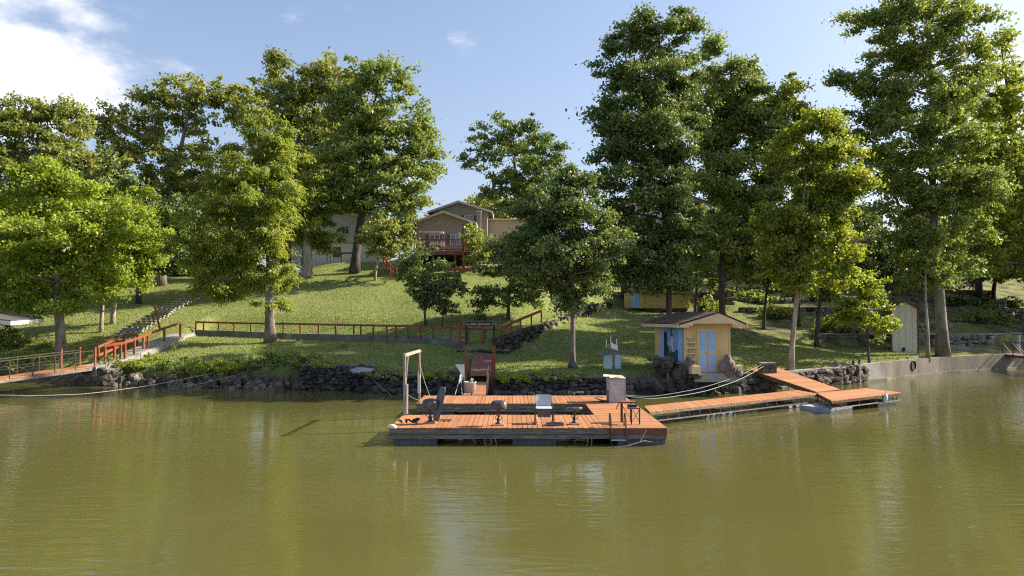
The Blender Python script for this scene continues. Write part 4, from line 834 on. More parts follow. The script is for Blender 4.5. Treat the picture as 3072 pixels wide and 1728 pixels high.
def pedestal_seat(label, x, y, tilt, turn, back=False, low=False, flat=.6):
    r = thing('pedestal_seat', label, 'boat seat', (x, y, DZ), 'worn boat seats bolted along the dock')
    hh = .42 if not low else .40
    mb = MB(); mb.box((x, y, DZ + .03), (.3, .26, .045)); obj('base_plate', mb, M['palewood'], r)
    mb = MB(); mb.lathe((x, y, DZ + .05), [(.1, 0), (.1, .02), (.055, .05), (.05, .16), (.035, .17), (.035, hh - .05), (.07, hh - .02)], 12); obj('pedestal', mb, M['darksteel'], r, True)
    for s in (-1, 1):
        mb = MB(); mb.tube([(x + s * .045, y - .03, DZ + .16), (x + s * .11, y - .05, DZ + .24), (x + s * .05, y, DZ + .3)], .012, 5); obj('lever', mb, M['rust'], r)
    m = Euler((tilt, 0, turn)).to_matrix()
    c = Vector((x, y, DZ + hh + (.06 if flat < .6 else .13)))
    # moulded bucket: shallow pan, or a rounded shell standing toward the lake
    mb = MB(); n = 18
    if flat < .6:
        mb.lathe(c, [(r_ * 1.12, z * flat) for r_, z in [(.02, -.10), (.13, -.095), (.2, -.05), (.225, .02), (.22, .085), (.195, .10), (.15, .06), (.02, .05)]], n, m, 1.0, .9)
    else:
        vs = []; fs = []; rx, ry, rz = (.25, .17, .19 * flat); k1 = 10
        pw = lambda t, e: math.copysign(abs(t) ** e, t)
        for i in range(k1 + 1):
            ph = -math.pi / 2 + math.pi * i / k1
            for k in range(n):
                th = 2 * math.pi * k / n; p = Vector((rx * pw(math.cos(ph), .75) * pw(math.cos(th), .75), ry * pw(math.cos(ph), .75) * pw(math.sin(th), .75), rz * pw(math.sin(ph), .75)))
                if p.z < 0: p.z *= .75; p.y += .05 * p.z / rz
                dent = math.exp(-((p.x / .09) ** 2)) * max(0, -p.z / rz); p.z += dent * .06
                vs.append(c + m @ p)
        fs = [(i * n + k, i * n + (k + 1) % n, (i + 1) * n + (k + 1) % n, (i + 1) * n + k) for i in range(k1) for k in range(n)]
        mb.add(vs, fs)
    obj('seat_pan', mb, M['blackvinyl'], r, True)
    if back:
        b = c + Vector((.19, .02, -.02))
        mb = MB(); q = []
        for k in range(7):
            t = k / 6; q.append((b + Vector((.0 + .20 * t ** 1.3, .0, -.46 + 1.0 * t)), .135 + .05 * math.sin(t * 3.0)))
        vs = []
        W2 = Vector((.72, -.69, 0)); N2 = Vector((.69, .72, 0))
        for p, w_ in q: vs += [p - W2 * w_ - N2 * .02, p - W2 * w_ * .6 + N2 * .03, p + N2 * .045, p + W2 * w_ * .6 + N2 * .03, p + W2 * w_ - N2 * .02, p - N2 * .03]
        mb.add(vs, [(6 * i + k, 6 * i + (k + 1) % 6, 6 * i + 6 + (k + 1) % 6, 6 * i + 6 + k) for i in range(6) for k in range(6)] + [(5, 4, 3, 2, 1, 0), tuple(36 + k for k in range(6))])
        obj('backrest', mb, M['bluegrey'], r, True)
        mb = MB(); mb.tube([c + Vector((-.05, -.2, .06)), c + Vector((.14, -.21, .10)), c + Vector((.2, -.1, .12))], .016, 6); obj('armrest', mb, M['galv'], r)
    return r
pedestal_seat('boat seat with grey-blue tall backrest on a pedestal beside the hoist frame', -2.44, 21.15, .15, .3, True, flat=1.0)
pedestal_seat('dark bucket boat seat tipped toward the lake on its pedestal in mid dock', -.39, 20.75, -.25, .0, flat=1.0)
pedestal_seat('flat round-topped boat seat on a leaning pedestal beside the metal chair', 1.85, 20.95, -.08, .1, low=True, flat=.45)

def lever_pile():
    r = thing('scrap_pile', 'small heap of rusty chain and metal scraps beside the tall-backed seat', 'scrap', (-3.0, 20.95, DZ))
    rs = random.Random(3)
    for k in range(9):
        mb = MB(); p = Vector((-3.0 + rs.uniform(-.28, .3), 20.95 + rs.uniform(-.16, .16), DZ + .03 + rs.uniform(0, .06))); q = p + Vector((rs.uniform(-.2, .2), rs.uniform(-.1, .1), rs.uniform(-.0, .08)))
        mb.tube([p, p.lerp(q, .5) + Vector((0, 0, .03)), q], .03, 6); obj('scrap_piece', mb, M['black'] if k % 3 else M['rust'], r)
lever_pile()
def cleat(label, x, y, L_):
    r = thing('mooring_cleat', label, 'cleat', (x, y, DZ)); mb = MB(); mb.bar((x - L_ / 2, y, DZ + .05), (x + L_ / 2, y, DZ + .05), .05, .03); obj('horn', mb, M['rust'], r)
    for s in (-1, 1): mb = MB(); mb.box((x + s * L_ * .18, y, DZ + .02), (.04, .05, .04)); obj('foot', mb, M['rust'], r)
cleat('flat rusty bar cleat bolted right of the tall-backed boat seat', -2.0, 21.5, .36)

def chair():
    x, y = .95, 21.15
    r = thing('dock_chair', 'metal-framed chair with pale grey plastic back on the dock', 'chair', (x, y, DZ))
    w = .235
    for s in (-1, 1):
        mb = MB(); mb.tube([(x + s * (w + .03), y + .2, DZ + .03), (x + s * (w + .02), y + .22, DZ + .45), (x + s * w, y + .30, DZ + .80)], .016, 7); obj('rear_leg', mb, M['darksteel'], r)
        mb = MB(); mb.tube([(x + s * (w + .03), y - .16, DZ + .03), (x + s * (w + .02), y - .16, DZ + .46), (x + s * (w + .02), y + .2, DZ + .46)], .016, 7); obj('front_leg', mb, M['darksteel'], r)
        mb = MB(); mb.box((x + s * (w + .03), y + .02, DZ + .02), (.06, .48, .03)); obj('runner', mb, M['rust'], r)
    def shell(rows, name, m):
        mb = MB(); n = 9; vs = []
        for (yy, zz, ww, bow) in rows:
            for k in range(n): t = k / (n - 1) * 2 - 1; vs.append(Vector((x + ww * t, yy - bow * (t * t - .3), zz)))
        f = [(i * n + k, i * n + k + 1, (i + 1) * n + k + 1, (i + 1) * n + k) for i in range(len(rows) - 1) for k in range(n - 1)]
        nb = len(vs); vs2 = [v + Vector((0, .012, -.006)) for v in vs]
        mb.add(vs + vs2, f + [tuple(reversed([i + nb for i in q])) for q in f]); obj(name, mb, m, r, True)
    shell([(y + .22, DZ + .50, .215, .03), (y + .25, DZ + .60, .245, .04), (y + .28, DZ + .72, .25, .045), (y + .31, DZ + .80, .24, .04), (y + .315, DZ + .825, .20, .03)], 'backrest', M['greyplastic'])
    shell([(y - .18, DZ + .46, .23, -.03), (y - .14, DZ + .485, .235, -.02), (y + .0, DZ + .475, .24, -.01), (y + .2, DZ + .49, .225, .01)], 'seat', M['greyplastic'])
    shell([(y - .165, DZ + .21, .19, .02), (y - .17, DZ + .34, .20, .02), (y - .175, DZ + .455, .21, .02)], 'front_panel', M['brownpanel'])
    mb = MB(); mb.bar((x - w, y + .2, DZ + .24), (x + w, y + .2, DZ + .24), .02); obj('stretcher', mb, M['darksteel'], r)
chair()
def trough():
    x, y = 1.25, 20.72
    r = thing('rod_holder', 'low wooden trough with upright rod standing on the dock edge', 'rod holder', (x, y, DZ))
    mb = MB(); mb.box((x, y, DZ + .05), (.52, .14, .09)); obj('trough', mb, M['greywood'], r)
    mb = MB(); mb.tube([(x - .02, y, DZ + .09), (x - .02, y + .02, DZ + .33)], .012, 6); obj('rod', mb, M['rust'], r)
    mb = MB(); mb.tube([(x - .22, y + .02, DZ + .33), (x + .16, y + .02, DZ + .33)], .01, 6); obj('crossbar', mb, M['rust'], r)
trough()

def text_mesh(name, s, size, org, right, up, material, parent, extrude=.002, align='LEFT'):
    """flat lettering standing on a surface"""
    cu = bpy.data.curves.new(name, 'FONT'); cu.body = s; cu.size = size; cu.extrude = extrude; cu.align_x = align; cu.resolution_u = 2
    o = bpy.data.objects.new('tmp', cu); COL.objects.link(o); dg = bpy.context.evaluated_depsgraph_get(); dg.update()
    me = bpy.data.meshes.new_from_object(o.evaluated_get(dg)); COL.objects.unlink(o); bpy.data.objects.remove(o)
    right = Vector(right).normalized(); up = Vector(up).normalized(); nn = right.cross(up); off = origin_of(parent)
    mt = Matrix((right, up, nn)).transposed().to_4x4(); mt.translation = Vector(org) - off; me.transform(mt)
    me.materials.clear(); me.materials.append(material); p = bpy.data.objects.new(name, me); link(p, parent); ROOT[p.name] = tuple(off); return p

def cabinet():
    x0, x1, y0, y1, z = 3.55, 4.17, 25.95, 26.6, DZ
    r = thing('old_cabinet', 'scuffed grey metal cabinet with hand-painted white writing and peeling top', 'cabinet', ((x0 + x1) / 2, y0, z)); h = .88; t = .03
    def side(name, c, s, m='boxside'): mb = MB(); mb.box(c, s); obj(name, mb, M[m], r)
    xc, yc = (x0 + x1) / 2, (y0 + y1) / 2
    side('front_panel', (xc, y0, z + h / 2), (x1 - x0, t, h)); side('back_panel', (xc, y1, z + h / 2), (x1 - x0 - .002, t, h - .004)); side('side_panel', (x1 - .015, yc, z + h / 2), (t, y1 - y0 - t - .004, h - .006))
    side('side_panel', (x0 + .015, yc, z + h * .74), (t, y1 - y0 - t - .004, h * .5)); side('shelf', (xc, yc, z + h * .48), (x1 - x0 - .07, y1 - y0 - .06, .02), 'darkwood'); side('floor', (xc, yc, z + .03), (x1 - x0 - .07, y1 - y0 - .06, .02), 'darkwood')
    for zz in (.012, h - .02): side('trim', (xc, y0 - .02, z + zz + .004), (x1 - x0 + .015, .012, .03), 'palewood')
    for xx in (x0 + .012, x1 - .012): side('corner_trim', (xx, y0 - .02, z + h / 2), (.022, .009, h - .08), 'palewood')
    mb = MB(); mb.hexa([(x0 - .16, y0 + .28, z + h + .06), (x1 + .01, y0 - .02, z + h + .02), (x1 - .03, y1 + .03, z + h + .06), (x0 - .1, y1 + .1, z + h + .10)], .02); obj('top_board', mb, M['plywood'], r)
    mb = MB(); mb.hexa([(x0 + .05, y0 + .02, z + h + .035), (x0 + .3, y0 + .1, z + h + .05), (x0 + .25, y0 + .34, z + h + .085), (x0 + .02, y0 + .3, z + h + .075)], .012); obj('torn_layer', mb, M['pvc'], r)
    R_, U = (1, 0, 0), (0, 0, 1); y = y0 - t / 2 - .004
    text_mesh('writing', 'JEB1321H', .125, (x0 + .045, y, z + h * .79), R_, U, M['chalk'], r)
    text_mesh('writing', 'Resite', .15, (x0 + .10, y, z + h * .60), R_, U, M['chalk'], r)
    text_mesh('writing', '2915', .11, (x0 + .06, y, z + h * .47), R_, U, M['chalk'], r)
    text_mesh('writing', 'Low H', .10, (x0 + .26, y, z + h * .22), R_, U, M['chalk'], r)
    r2 = thing('fallen_panel', 'curled grey sheet lying on the dock against the written cabinet', 'panel', (3.2, 26.2, z))
    mb = MB(); vs = []; n = 8
    for k in range(n + 1):
        a = k / n; vs += [Vector((3.02 + .5 * a, 25.98 + .06 * a, z + .02 + .16 * (1 - a) ** 2)), Vector((3.08 + .44 * a, 26.5, z + .02 + .12 * (1 - a) ** 2))]
    f = [(2 * k, 2 * k + 1, 2 * k + 3, 2 * k + 2) for k in range(n)]; nb = len(vs)
    mb.add(vs + [v + Vector((0, 0, .012)) for v in vs], f + [tuple(i + nb for i in reversed(q)) for q in f] + [(0, 2 * n, 2 * n + nb, nb)]); obj('sheet', mb, M['greywood'], r2)
    mb = MB(); mb.bar((3.15, 26.45, z + .16), (3.4, 26.5, z + .12), .05, .02); obj('batten', mb, M['palewood'], r2)
cabinet()

def work_stand():
    x, y = 3.55, 21.15
    r = thing('work_stand', 'rusty folding work stand with wooden top near the swim ladder', 'stand', (x, y, DZ))
    mb = MB(); mb.box((x - .05, y + .25, DZ + .60), (.46, .3, .05)); obj('top_board', mb, M['ramp'], r)
    mb = MB(); mb.box((x + .06, y - .12, DZ + .47), (.36, .22, .035)); obj('lower_board', mb, M['ramp'], r)
    mb = MB(); mb.box((x + .03, y - .02, DZ + .53), (.26, .2, .06)); obj('vice', mb, M['black'], r)
    for dx, dy, hh in ((-.24, .35, .58), (-.02, -.2, .45), (.22, -.2, .45), (.05, .35, .58), (-.24, .14, .58)):
        mb = MB(); mb.bar((x + dx, y + dy, DZ), (x + dx, y + dy, DZ + hh), .035, .035, Vector((0, 1, 0))); obj('leg', mb, M['rust'], r)
    for a, b in (((-.22, .3, .5), (.0, -.18, .1)), ((.02, -.2, .1), (.2, -.2, .42)), ((.02, -.2, .42), (.2, -.2, .1))):
        mb = MB(); mb.tube([(x + a[0], y + a[1], DZ + a[2]), (x + b[0], y + b[1], DZ + b[2])], .009, 5); obj('brace', mb, M['rust'], r)
    mb = MB(); mb.tube([(x - .24, y + .25, DZ + .63), (x - .32, y + .2, DZ + .6), (x - .42, y + .1, DZ + .42)], .014, 6); obj('handle', mb, M['rust'], r)
work_stand()
def swim_ladder():
    x0, x1, y = 2.83, 3.26, Y0 - .06
    r = thing('swim_ladder', 'dark tubular swim ladder hooked over the front of the dock', 'ladder', (x0, y, 0))
    for x in (x0, x1):
        mb = MB(); pts = [(x, y, -.5), (x, y, DZ + .18)] + [(x, y + .16 - .16 * math.cos(a), DZ + .18 + .22 * math.sin(a)) for a in np.linspace(.3, math.pi - .3, 6)] + [(x, y + .32, DZ + .18), (x, y + .32, DZ)]
        mb.tube(pts, .02, 7); obj('rail', mb, M['darksteel'], r, True)
    for z in (.16, -.12): mb = MB(); mb.box(((x0 + x1) / 2, y - .005, z), (x1 - x0, .07, .03)); obj('step', mb, M['greyplastic'], r)
swim_ladder()
def driftwood():
    r = thing('drift_branch', 'bare branch floating against the dock beside the swim ladder', 'branch', (3.2, 20.1, 0))
    mb = MB(); mb.tube([(2.85, 20.15, -.02), (3.3, 20.08, .04), (3.75, 20.12, .17), (4.0, 20.2, .12)], [.012, .018, .014, .006], 6); obj('stem', mb, M['palewood'], r)
    mb = MB(); mb.tube([(3.62, 20.1, .14), (3.75, 20.12, .35), (3.82, 20.15, .47)], [.012, .01, .006], 5); obj('twig', mb, M['palewood'], r)
driftwood()

# ---- gangway, gate and things at the landing
def landing():
    r = thing('landing_pier', 'short orange-red pier joining the U-shaped dock to the shore ramp', 'pier', (-1.35, 28.2, 0))
    planks(r, (-1.95, Y3 + .03, DZ + .01), (-1.95, 31.6, .72), (-1.08, 31.6, .72), (-1.08, Y3 + .03, DZ + .01), 22, M['deck'])
    mb = MB()
    for x in (-1.9, -1.13): mb.bar((x, Y3 + .05, DZ - .12), (x, 31.6, .58), .05, .16)
    obj('stringer', mb, M['darkwood'], r)
    r = thing('shore_ramp', 'brown plank ramp climbing from the pier to the stone landing', 'ramp', (-1.3, 31.7, .9))
    A = at(1409, 1126, 31.8); B = at(1476, 1126, 31.8); C_ = at(1482, 1061, 38.3); D_ = at(1421, 1061, 38.3)
    planks(r, A, D_, C_, B, 40, M['ramp'], gap=.008)
    mb = MB(); mb.bar(A + Vector((.05, 0, -.14)), D_ + Vector((.05, 0, -.14)), .06, .18); mb.bar(B + Vector((-.05, 0, -.14)), C_ + Vector((-.05, 0, -.14)), .06, .18); obj('stringer', mb, M['darkwood'], r)
    for P, Q in ((A, D_), (B, C_)):
        for k in (.02,): 
            p = P.lerp(Q, k); mb = MB(); mb.bar(p + Vector((0, 0, -.5)), p + Vector((0, 0, .7)), .05, .05, Vector((0, 1, 0))); obj('handrail_post', mb, M['rust'], r)
    r = thing('gate_sign', 'tall red and black gate posts carrying a dark numbered sign board', 'gate', (-1.9, 32.2, .6))
    x0 = at(1399, 1100, 32.3).x; x1 = at(1482, 1100, 32.3).x; zt = at(1440, 976, 32.3).z
    for x in (x0, x1):
        zb = .1; zm = at(1440, 1036, 32.3).z
        mb = MB(); mb.bar((x, 32.3, zb), (x, 32.3, zm), .12, .12, Vector((0, 1, 0))); obj('post', mb, M['rail'], r)
        mb = MB(); mb.bar((x, 32.3, zm), (x, 32.3, zt - .02), .10, .10, Vector((0, 1, 0))); obj('post_top', mb, M['black'], r)
    sx0 = at(1383, 970, 32.25).x; sx1 = at(1494, 970, 32.25).x; z0 = at(1440, 977, 32.25).z; z1 = at(1440, 966, 32.25).z
    mb = MB(); mb.box(((sx0 + sx1) / 2, 32.22, (z0 + z1) / 2), (sx1 - sx0, .05, z1 - z0 + .02)); sb = obj('sign_board', mb, M['black'], r)
    mb = MB(); mb.box(((sx0 + sx1) / 2, 32.22, z1 + .03), (sx1 - sx0 + .04, .12, .03)); obj('top_trim', mb, M['greywood'], r)
    mb = MB(); mb.box((sx0 + .14, 32.188, (z0 + z1) / 2), (.2, .012, .13)); obj('end_plate', mb, M['greyfence'], r)
    mb = MB(); mb.box((sx1 - .16, 32.188, (z0 + z1) / 2), (.26, .012, .13)); obj('end_plate', mb, M['greyfence'], r)
    text_mesh('lettering', 'JL-13812-14NOUDR', .125, (sx0 + .27, 32.185, z0 + .03), (1, 0, 0), (0, 0, 1), M['chalk'], sb)
    # black steel handrail
    r = thing('steel_handrail', 'black steel handrail beside the short pier', 'handrail', (-1.0, 29, .5))
    for k in range(5):
        y = 28.5 + k * .75; z = DZ + .02 + k * .06; mb = MB(); mb.tube([(-1.02, y, z - .1), (-1.02, y, z + .78)], .018, 6); obj('baluster', mb, M['darksteel'], r)
    for dz in (.42, .78): mb = MB(); mb.tube([(-1.02, 28.35, DZ + dz + .0), (-1.02, 31.7, DZ + .26 + dz)], .02, 6); obj('rail', mb, M['darksteel'], r)
    # tub planter
    c = Vector((-1.72, 28.95, DZ + .04)); r = thing('planter_tub', 'round pale planter tub standing on the short pier', 'planter', tuple(c))
    mb = MB(); mb.lathe(c, [(.2, 0), (.235, .02), (.245, .38), (.265, .40), (.265, .44), (.225, .44), (.215, .36), (.02, .35)], 24); obj('tub', mb, M['tubwhite'], r, True)
    mb = MB(); mb.lathe(c + Vector((.04, 0, .36)), [(.14, 0), (.1, .09), (.03, .12), (.0, .125)], 10); obj('soil', mb, M['bag'], r, True)
    mb = MB(); mb.box(c + Vector((.08, -.03, .50)), (.09, .09, .12), (.2, .3, .4)); obj('cup', mb, M['white'], r)
    # tipped-up sheet + sticks
    p = Vector((-2.05, 29.7, .35)); r = thing('metal_sheet', 'bent grey-blue metal sheet fixed upright beside the planter tub', 'sheet', tuple(p))
    q = [at(1366, 1093, 29.7), at(1393, 1093, 29.9), at(1394, 1140, 29.9), at(1385, 1140, 29.75), at(1384, 1123, 29.7)]
    mb = MB(); mb.prism(q, (0, .02, 0)); obj('sheet', mb, M['bluegrey'], r)
    mb = MB(); mb.tube([at(1391, 1130, 29.85), at(1391, 1185, 29.85)], .03, 6); obj('stake', mb, M['darkwood'], r)
    r = thing('fishing_poles', 'two pale bamboo poles with a wrapped cloth leaning beside the metal sheet', 'poles', (-2.3, 28.4, .5))
    for a, b in (((1365, 1184, 28.3), (1383, 1126, 29.5)), ((1386, 1184, 28.3), (1382, 1124, 29.5))):
        mb = MB(); mb.tube([at(*a), at(*b)], .014, 6); obj('pole', mb, M['rope'], r)
    mb = MB(); mb.tube([at(1376, 1152, 28.9), at(1379, 1140, 29.1), at(1382, 1124, 29.4)], [.03, .05, .035], 7); obj('cloth', mb, M['tubwhite'], r, True)
landing()

# ---- right-hand walkway, T platform, gangway
def right_docks():
    z = .47
    r = thing('truss_walkway', 'long floating walkway of orange-red planks on an open steel truss', 'walkway', (8.5, 27, 0))
    A = Vector((4.62, 23.75, z)); B = Vector((4.72, 25.3, z)); C_ = Vector((12.35, 30.55, z)); D_ = Vector((12.6, 29.05, z))
    planks(r, A, D_, C_, B, 60, M['deck'], gap=.01, jitter=.012)
    for P, Q, nm in ((A, D_, 'near'), (B, C_, 'far')):
        mb = MB(); up = Vector((0, 0, 1))
        mb.bar(P + Vector((0, 0, -.07)), Q + Vector((0, 0, -.07)), .035, .05); mb.bar(P + Vector((.25, .15, -.31)), Q + Vector((0, 0, -.31)), .035, .04); obj('truss_chord', mb, M['galv'], r)
        n = 17
        for k in range(n + 1):
            t = .03 + .96 * k / n; p = P.lerp(Q, t); mb = MB(); mb.bar(p + Vector((0, 0, -.3)), p + Vector((0, 0, -.09)), .03, .03, Vector((1, 0, 0))); obj('truss_post', mb, M['galv'], r)
        mb = MB(); mb.bar(P + Vector((0, 0, -.09)), P + Vector((.25, .15, -.3)), .03); obj('truss_end', mb, M['galv'], r)
    u = (D_ - A).normalized(); w_ = Vector((-u.y, u.x, 0))
    def tub(t0, t1, o0, o1, name='float', m='greyfloat'):
        p = [A + u * t0 + w_ * o0, A + u * t1 + w_ * o0, A + u * t1 + w_ * o1, A + u * t0 + w_ * o1]
        for q in p: q.z = .14
        mb = MB(); mb.hexa(p, .5); obj(name, mb, M[m], r)
        for t in (t0 + .06, (t0 + t1) / 2, t1 - .06):
            c = A + u * t + w_ * (o0 - .015); mb = MB(); mb.bar(Vector((c.x, c.y, -.3)), Vector((c.x, c.y, .16)), .1, .05, w_); obj('float_strap', mb, M['darkwood'], r)
    tub(2.75, 3.45, .05, 1.2); tub(3.55, 4.4, .05, 1.2); tub(7.55, 8.6, .1, 1.3)
    r = thing('dock_platform', 'low orange-red floating platform at the end of the truss walkway', 'dock', (14, 28.5, 0)); z = .5
    a, b, c, d_ = Vector((12.0, 26.6, z)), Vector((16.1, 29.3, z)), Vector((15.5, 31.0, z)), Vector((12.55, 29.2, z))
    planks(r, d_, a, b, c, 13, M['deck'], gap=.006)
    for P, Q in ((a, b), (b, c), (a, d_)):
        mb = MB(); mb.bar(P + Vector((0, 0, -.09)), Q + Vector((0, 0, -.09)), .04, .07); obj('edge_beam', mb, M['rust'], r)
        mb = MB(); mb.bar(P + Vector((0, 0, -.30)), Q + Vector((0, 0, -.30)), .04, .04); obj('lower_chord', mb, M['galv'], r)
        for k in range(4): p = P.lerp(Q, (k + .5) / 4); mb = MB(); mb.bar(p + Vector((0, 0, -.3)), p + Vector((0, 0, -.1)), .03, .03, Vector((1, 0, 0))); obj('truss_post', mb, M['galv'], r)
    u = (b - a).normalized(); w_ = Vector((-u.y, u.x, 0))
    for t0, t1, m in ((.1, 1.5, 'greyfloat'), (3.3, 4.7, 'float')):
        p = [a + u * t0 + w_ * .08, a + u * t1 + w_ * .08, a + u * t1 + w_ * 1.4, a + u * t0 + w_ * 1.4]
        for q in p: q.z = .17
        mb = MB(); mb.hexa(p, .5); obj('float', mb, M[m], r)
    r = thing('fender', 'pale blue fish-shaped boat fender hanging from the floating platform corner', 'fender', (15.2, 28.6, .5))
    top = at(2659, 1179, 28.55); bot = at(2652, 1211, 28.5)
    mb = MB(); pts = [top.lerp(bot, t) for t in (.05, .15, .3, .5, .7, .85, .95, 1)]; mb.tube(pts, [.02, .05, .085, .1, .09, .06, .03, .015], 12); obj('body', mb, M['fender'], r, True)
    mb = MB(); mb.tube([top + Vector((0, .1, .06)), top, top.lerp(bot, .08)], .012, 5); obj('lanyard', mb, M['rope'], r)
    r = thing('shore_gangway', 'sloping red-brown gangway from the yellow shed bank down to the floating platform', 'gangway', (12.6, 33, .6))
    A = at(2448, 1175, 29.35); B = at(2519, 1168, 30.3); C_ = at(2330, 1110, 36.0); D_ = at(2216, 1092, 36.6)
    A.z = .53; B.z = .53; C_.z = 1.03; D_.z = 1.06
    planks(r, A, D_, C_, B, 22, M['deck'], gap=.012)
    for P, Q in ((A, D_), (B, C_)): mb = MB(); mb.bar(P + Vector((0, 0, -.12)), Q + Vector((0, 0, -.12)), .05, .14); obj('stringer', mb, M['darkwood'], r)
right_docks()

def rope(label, pts, rad=.014, m='rope', name='rope', sag=0):
    P = [Vector(p) for p in pts]; out = []
    for a, b in zip(P, P[1:]):
        for k in range(6): out.append(a.lerp(b, k / 6))
    out.append(P[-1])
    # smooth
    for _ in range(3): out = [out[0]] + [(out[i - 1] + out[i] * 2 + out[i + 1]) / 4 for i in range(1, len(out) - 1)] + [out[-1]]
    mb = MB(); mb.tube([v + Vector((0, 0, .012 * noise.noise(v * 2.3))) for v in out], rad * .7, 6); o = obj(name, mb, M[m]); tag(o, label, 'rope'); return o
rope('upper white mooring rope from the dock corner to the stone block pillar', [(4.15, 28.0, .56), (5.6, 28.4, .42), (8, 30.2, .55), (10.4, 32.6, .85), (12.3, 34.4, 1.35)], .016)
rope('lower pale green mooring rope from the dock corner to the stone block pillar', [(4.15, 27.9, .56), (5.6, 28.1, .36), (8, 29.8, .44), (10.4, 32.2, .75), (12.3, 34.3, 1.25)], .018, 'greenrope')
rope('long white cable stretching low over the water from the footbridge side to the bank', [at(-40, 1184, 27), at(90, 1187, 27.5), at(250, 1183, 29), at(430, 1160, 32), at(600, 1128, 35), at(720, 1100, 38)], .018)
rope('thin white cable dipping into the water and rising to the bank bushes', [on_z(488, 1171, 0.0), at(600, 1152, 33.5), at(720, 1122, 36), at(830, 1085, 38.5), at(900, 1058, 40.5)], .014)
rope('short white rope trailing into the water near the footbridge cable', [on_z(0, 1186, .01), on_z(80, 1190, .02), on_z(165, 1195, .005)], .02)
rope('thin cable running from the pale flat rock into the water', [at(1106, 1122, 33.9), at(1130, 1150, 33), at(1176, 1189, 31.5)], .012)
rope('slack line hanging from the hoist frame into the slip water', [at(1222, 1184, 25.5), at(1240, 1196, 25.7), at(1262, 1203, 25.9)], .01)
rope('white rope running down from the concrete seawall into the lake', [at(2864, 1072, 46.2), at(2900, 1093, 44.5), at(2954, 1117, 42.5)], .018)

# ------------------------------------------------------------------ shore walls and rocks
def sy(x): return shore_y(x)
def wallpts(xs, zt, zb=-.4, off=0):
    return [(x, sy(x) + off, zb, (zt(x) if callable(zt) else zt)) for x in xs]
stone_wall('stone_block_wall', 'squared stone end block of the seawall beside the dark bank bush', [(-10.45, 36.4, -.4, 1.2), (-10.4, 35.1, -.4, 1.2), (-6.9, 34.75, -.4, 1.18)], .3, .15, rough=.08, cap=True, batter=.05)
stone_wall('curved_seawall', 'curving dark stone seawall left of the pier with stepped footing', [(-7.1, 34.5, -.4, .92), (-6.3, 34.0, -.4, .90), (-4.6, 33.5, -.4, .78), (-2.2, 33.1, -.4, .86)], .3, .14, rough=.09, cap=True, batter=.15)
stone_wall('seawall_footing', 'low dark rubble footing ledge in the water below the curving seawall', [(-7.3, 33.7, -.4, .28), (-4.4, 32.8, -.4, .25), (-2.1, 32.6, -.4, .26)], .42, .2, rough=.12, thick=.5)
stone_wall('straight_seawall', 'straight dark stone seawall right of the pier below the shaded lawn', [(-.85, 32.3, -.4, .84), (2.0, 32.2, -.4, .84), (5.2, 32.2, -.4, .92)], .3, .14, rough=.09, cap=True, batter=.2)
stone_wall('seawall_footing', 'low dark stone ledge at the foot of the straight seawall', [(-.8, 31.75, -.4, .3), (2.2, 31.55, -.4, .3), (5.3, 31.5, -.4, .34)], .4, .2, rough=.12, thick=.5)
stone_wall('shed_bank_wall', 'rough stone bank wall under the yellow shed', [(5.2, 32.15, -.4, .8), (7.6, 32.9, -.4, .82), (10.3, 33.7, -.4, .85), (12.2, 34.6, -.4, .9)], .45, .24, 'stone', rough=.2, batter=.25)
stone_wall('rubble_seawall', 'pale rough rubble seawall right of the sloping gangway', [(13.4, 35.7, -.4, .75), (17.1, 37.5, -.4, .85), (19.4, 39.0, -.4, .92)], .42, .22, 'rubble', cap=True, rough=.1, batter=.15, capmat='concrete')
def concrete_wall():
    r = thing('concrete_seawall', 'long stained concrete seawall with a black drain pipe at the right', 'wall', (19.5, 39.2, 0))
    P = [(19.35, 38.95, .98), (21.0, 40.0, 1.0), (26.8, 44.4, 1.0), (32.9, 47.4, 1.02), (60, 61.8, 1.0)]
    for i, ((x0, y0, z0), (x1, y1, z1)) in enumerate(zip(P, P[1:])):
        d = Vector((x1 - x0, y1 - y0, 0)).normalized(); n = Vector((d.y, -d.x, 0)); 
        mb = MB(); q = [Vector((x0, y0, z0)) + n * .05, Vector((x1, y1, z1)) + n * .05, Vector((x1, y1, z1)) - n * .35, Vector((x0, y0, z0)) - n * .35]; mb.hexa(q, 1.6); obj('wall_panel', mb, M['concrete'] if i == 0 else M['seaconc'], r)
        mb = MB(); q = [Vector((x0, y0, .12)) + n * .2, Vector((x1, y1, .10)) + n * .2, Vector((x1, y1, .10)) + n * .04, Vector((x0, y0, .12)) + n * .04]; mb.hexa(q, .6); obj('footing', mb, M['seaconc'], r)
    return r
concrete_wall()
def pipe():
    c = at(2735, 1096, 42.2); d = Vector((.6, -.8, 0)); r = thing('drain_pipe', 'black drain pipe poking out of the concrete seawall', 'pipe', tuple(c))
    mb = MB(); mb.tube([c - d * .9, c + d * .12], .29, 18, False); obj('pipe_wall', mb, M['black'], r, True)
    mb = MB(); mb.tube([c - d * .2, c + d * .085], .27, 18); obj('dark_bore', mb, M['black'], r)
    mb = MB(); n = 18; ang = [2 * math.pi * k / n for k in range(n + 1)]; s = Vector((-d.y, d.x, 0)); mb.tube([c + d * .12 + s * math.cos(a) * .29 + Vector((0, 0, math.sin(a) * .29)) for a in ang], .02, 5, False); obj('rim', mb, M['darksteel'], r, True)
pipe()

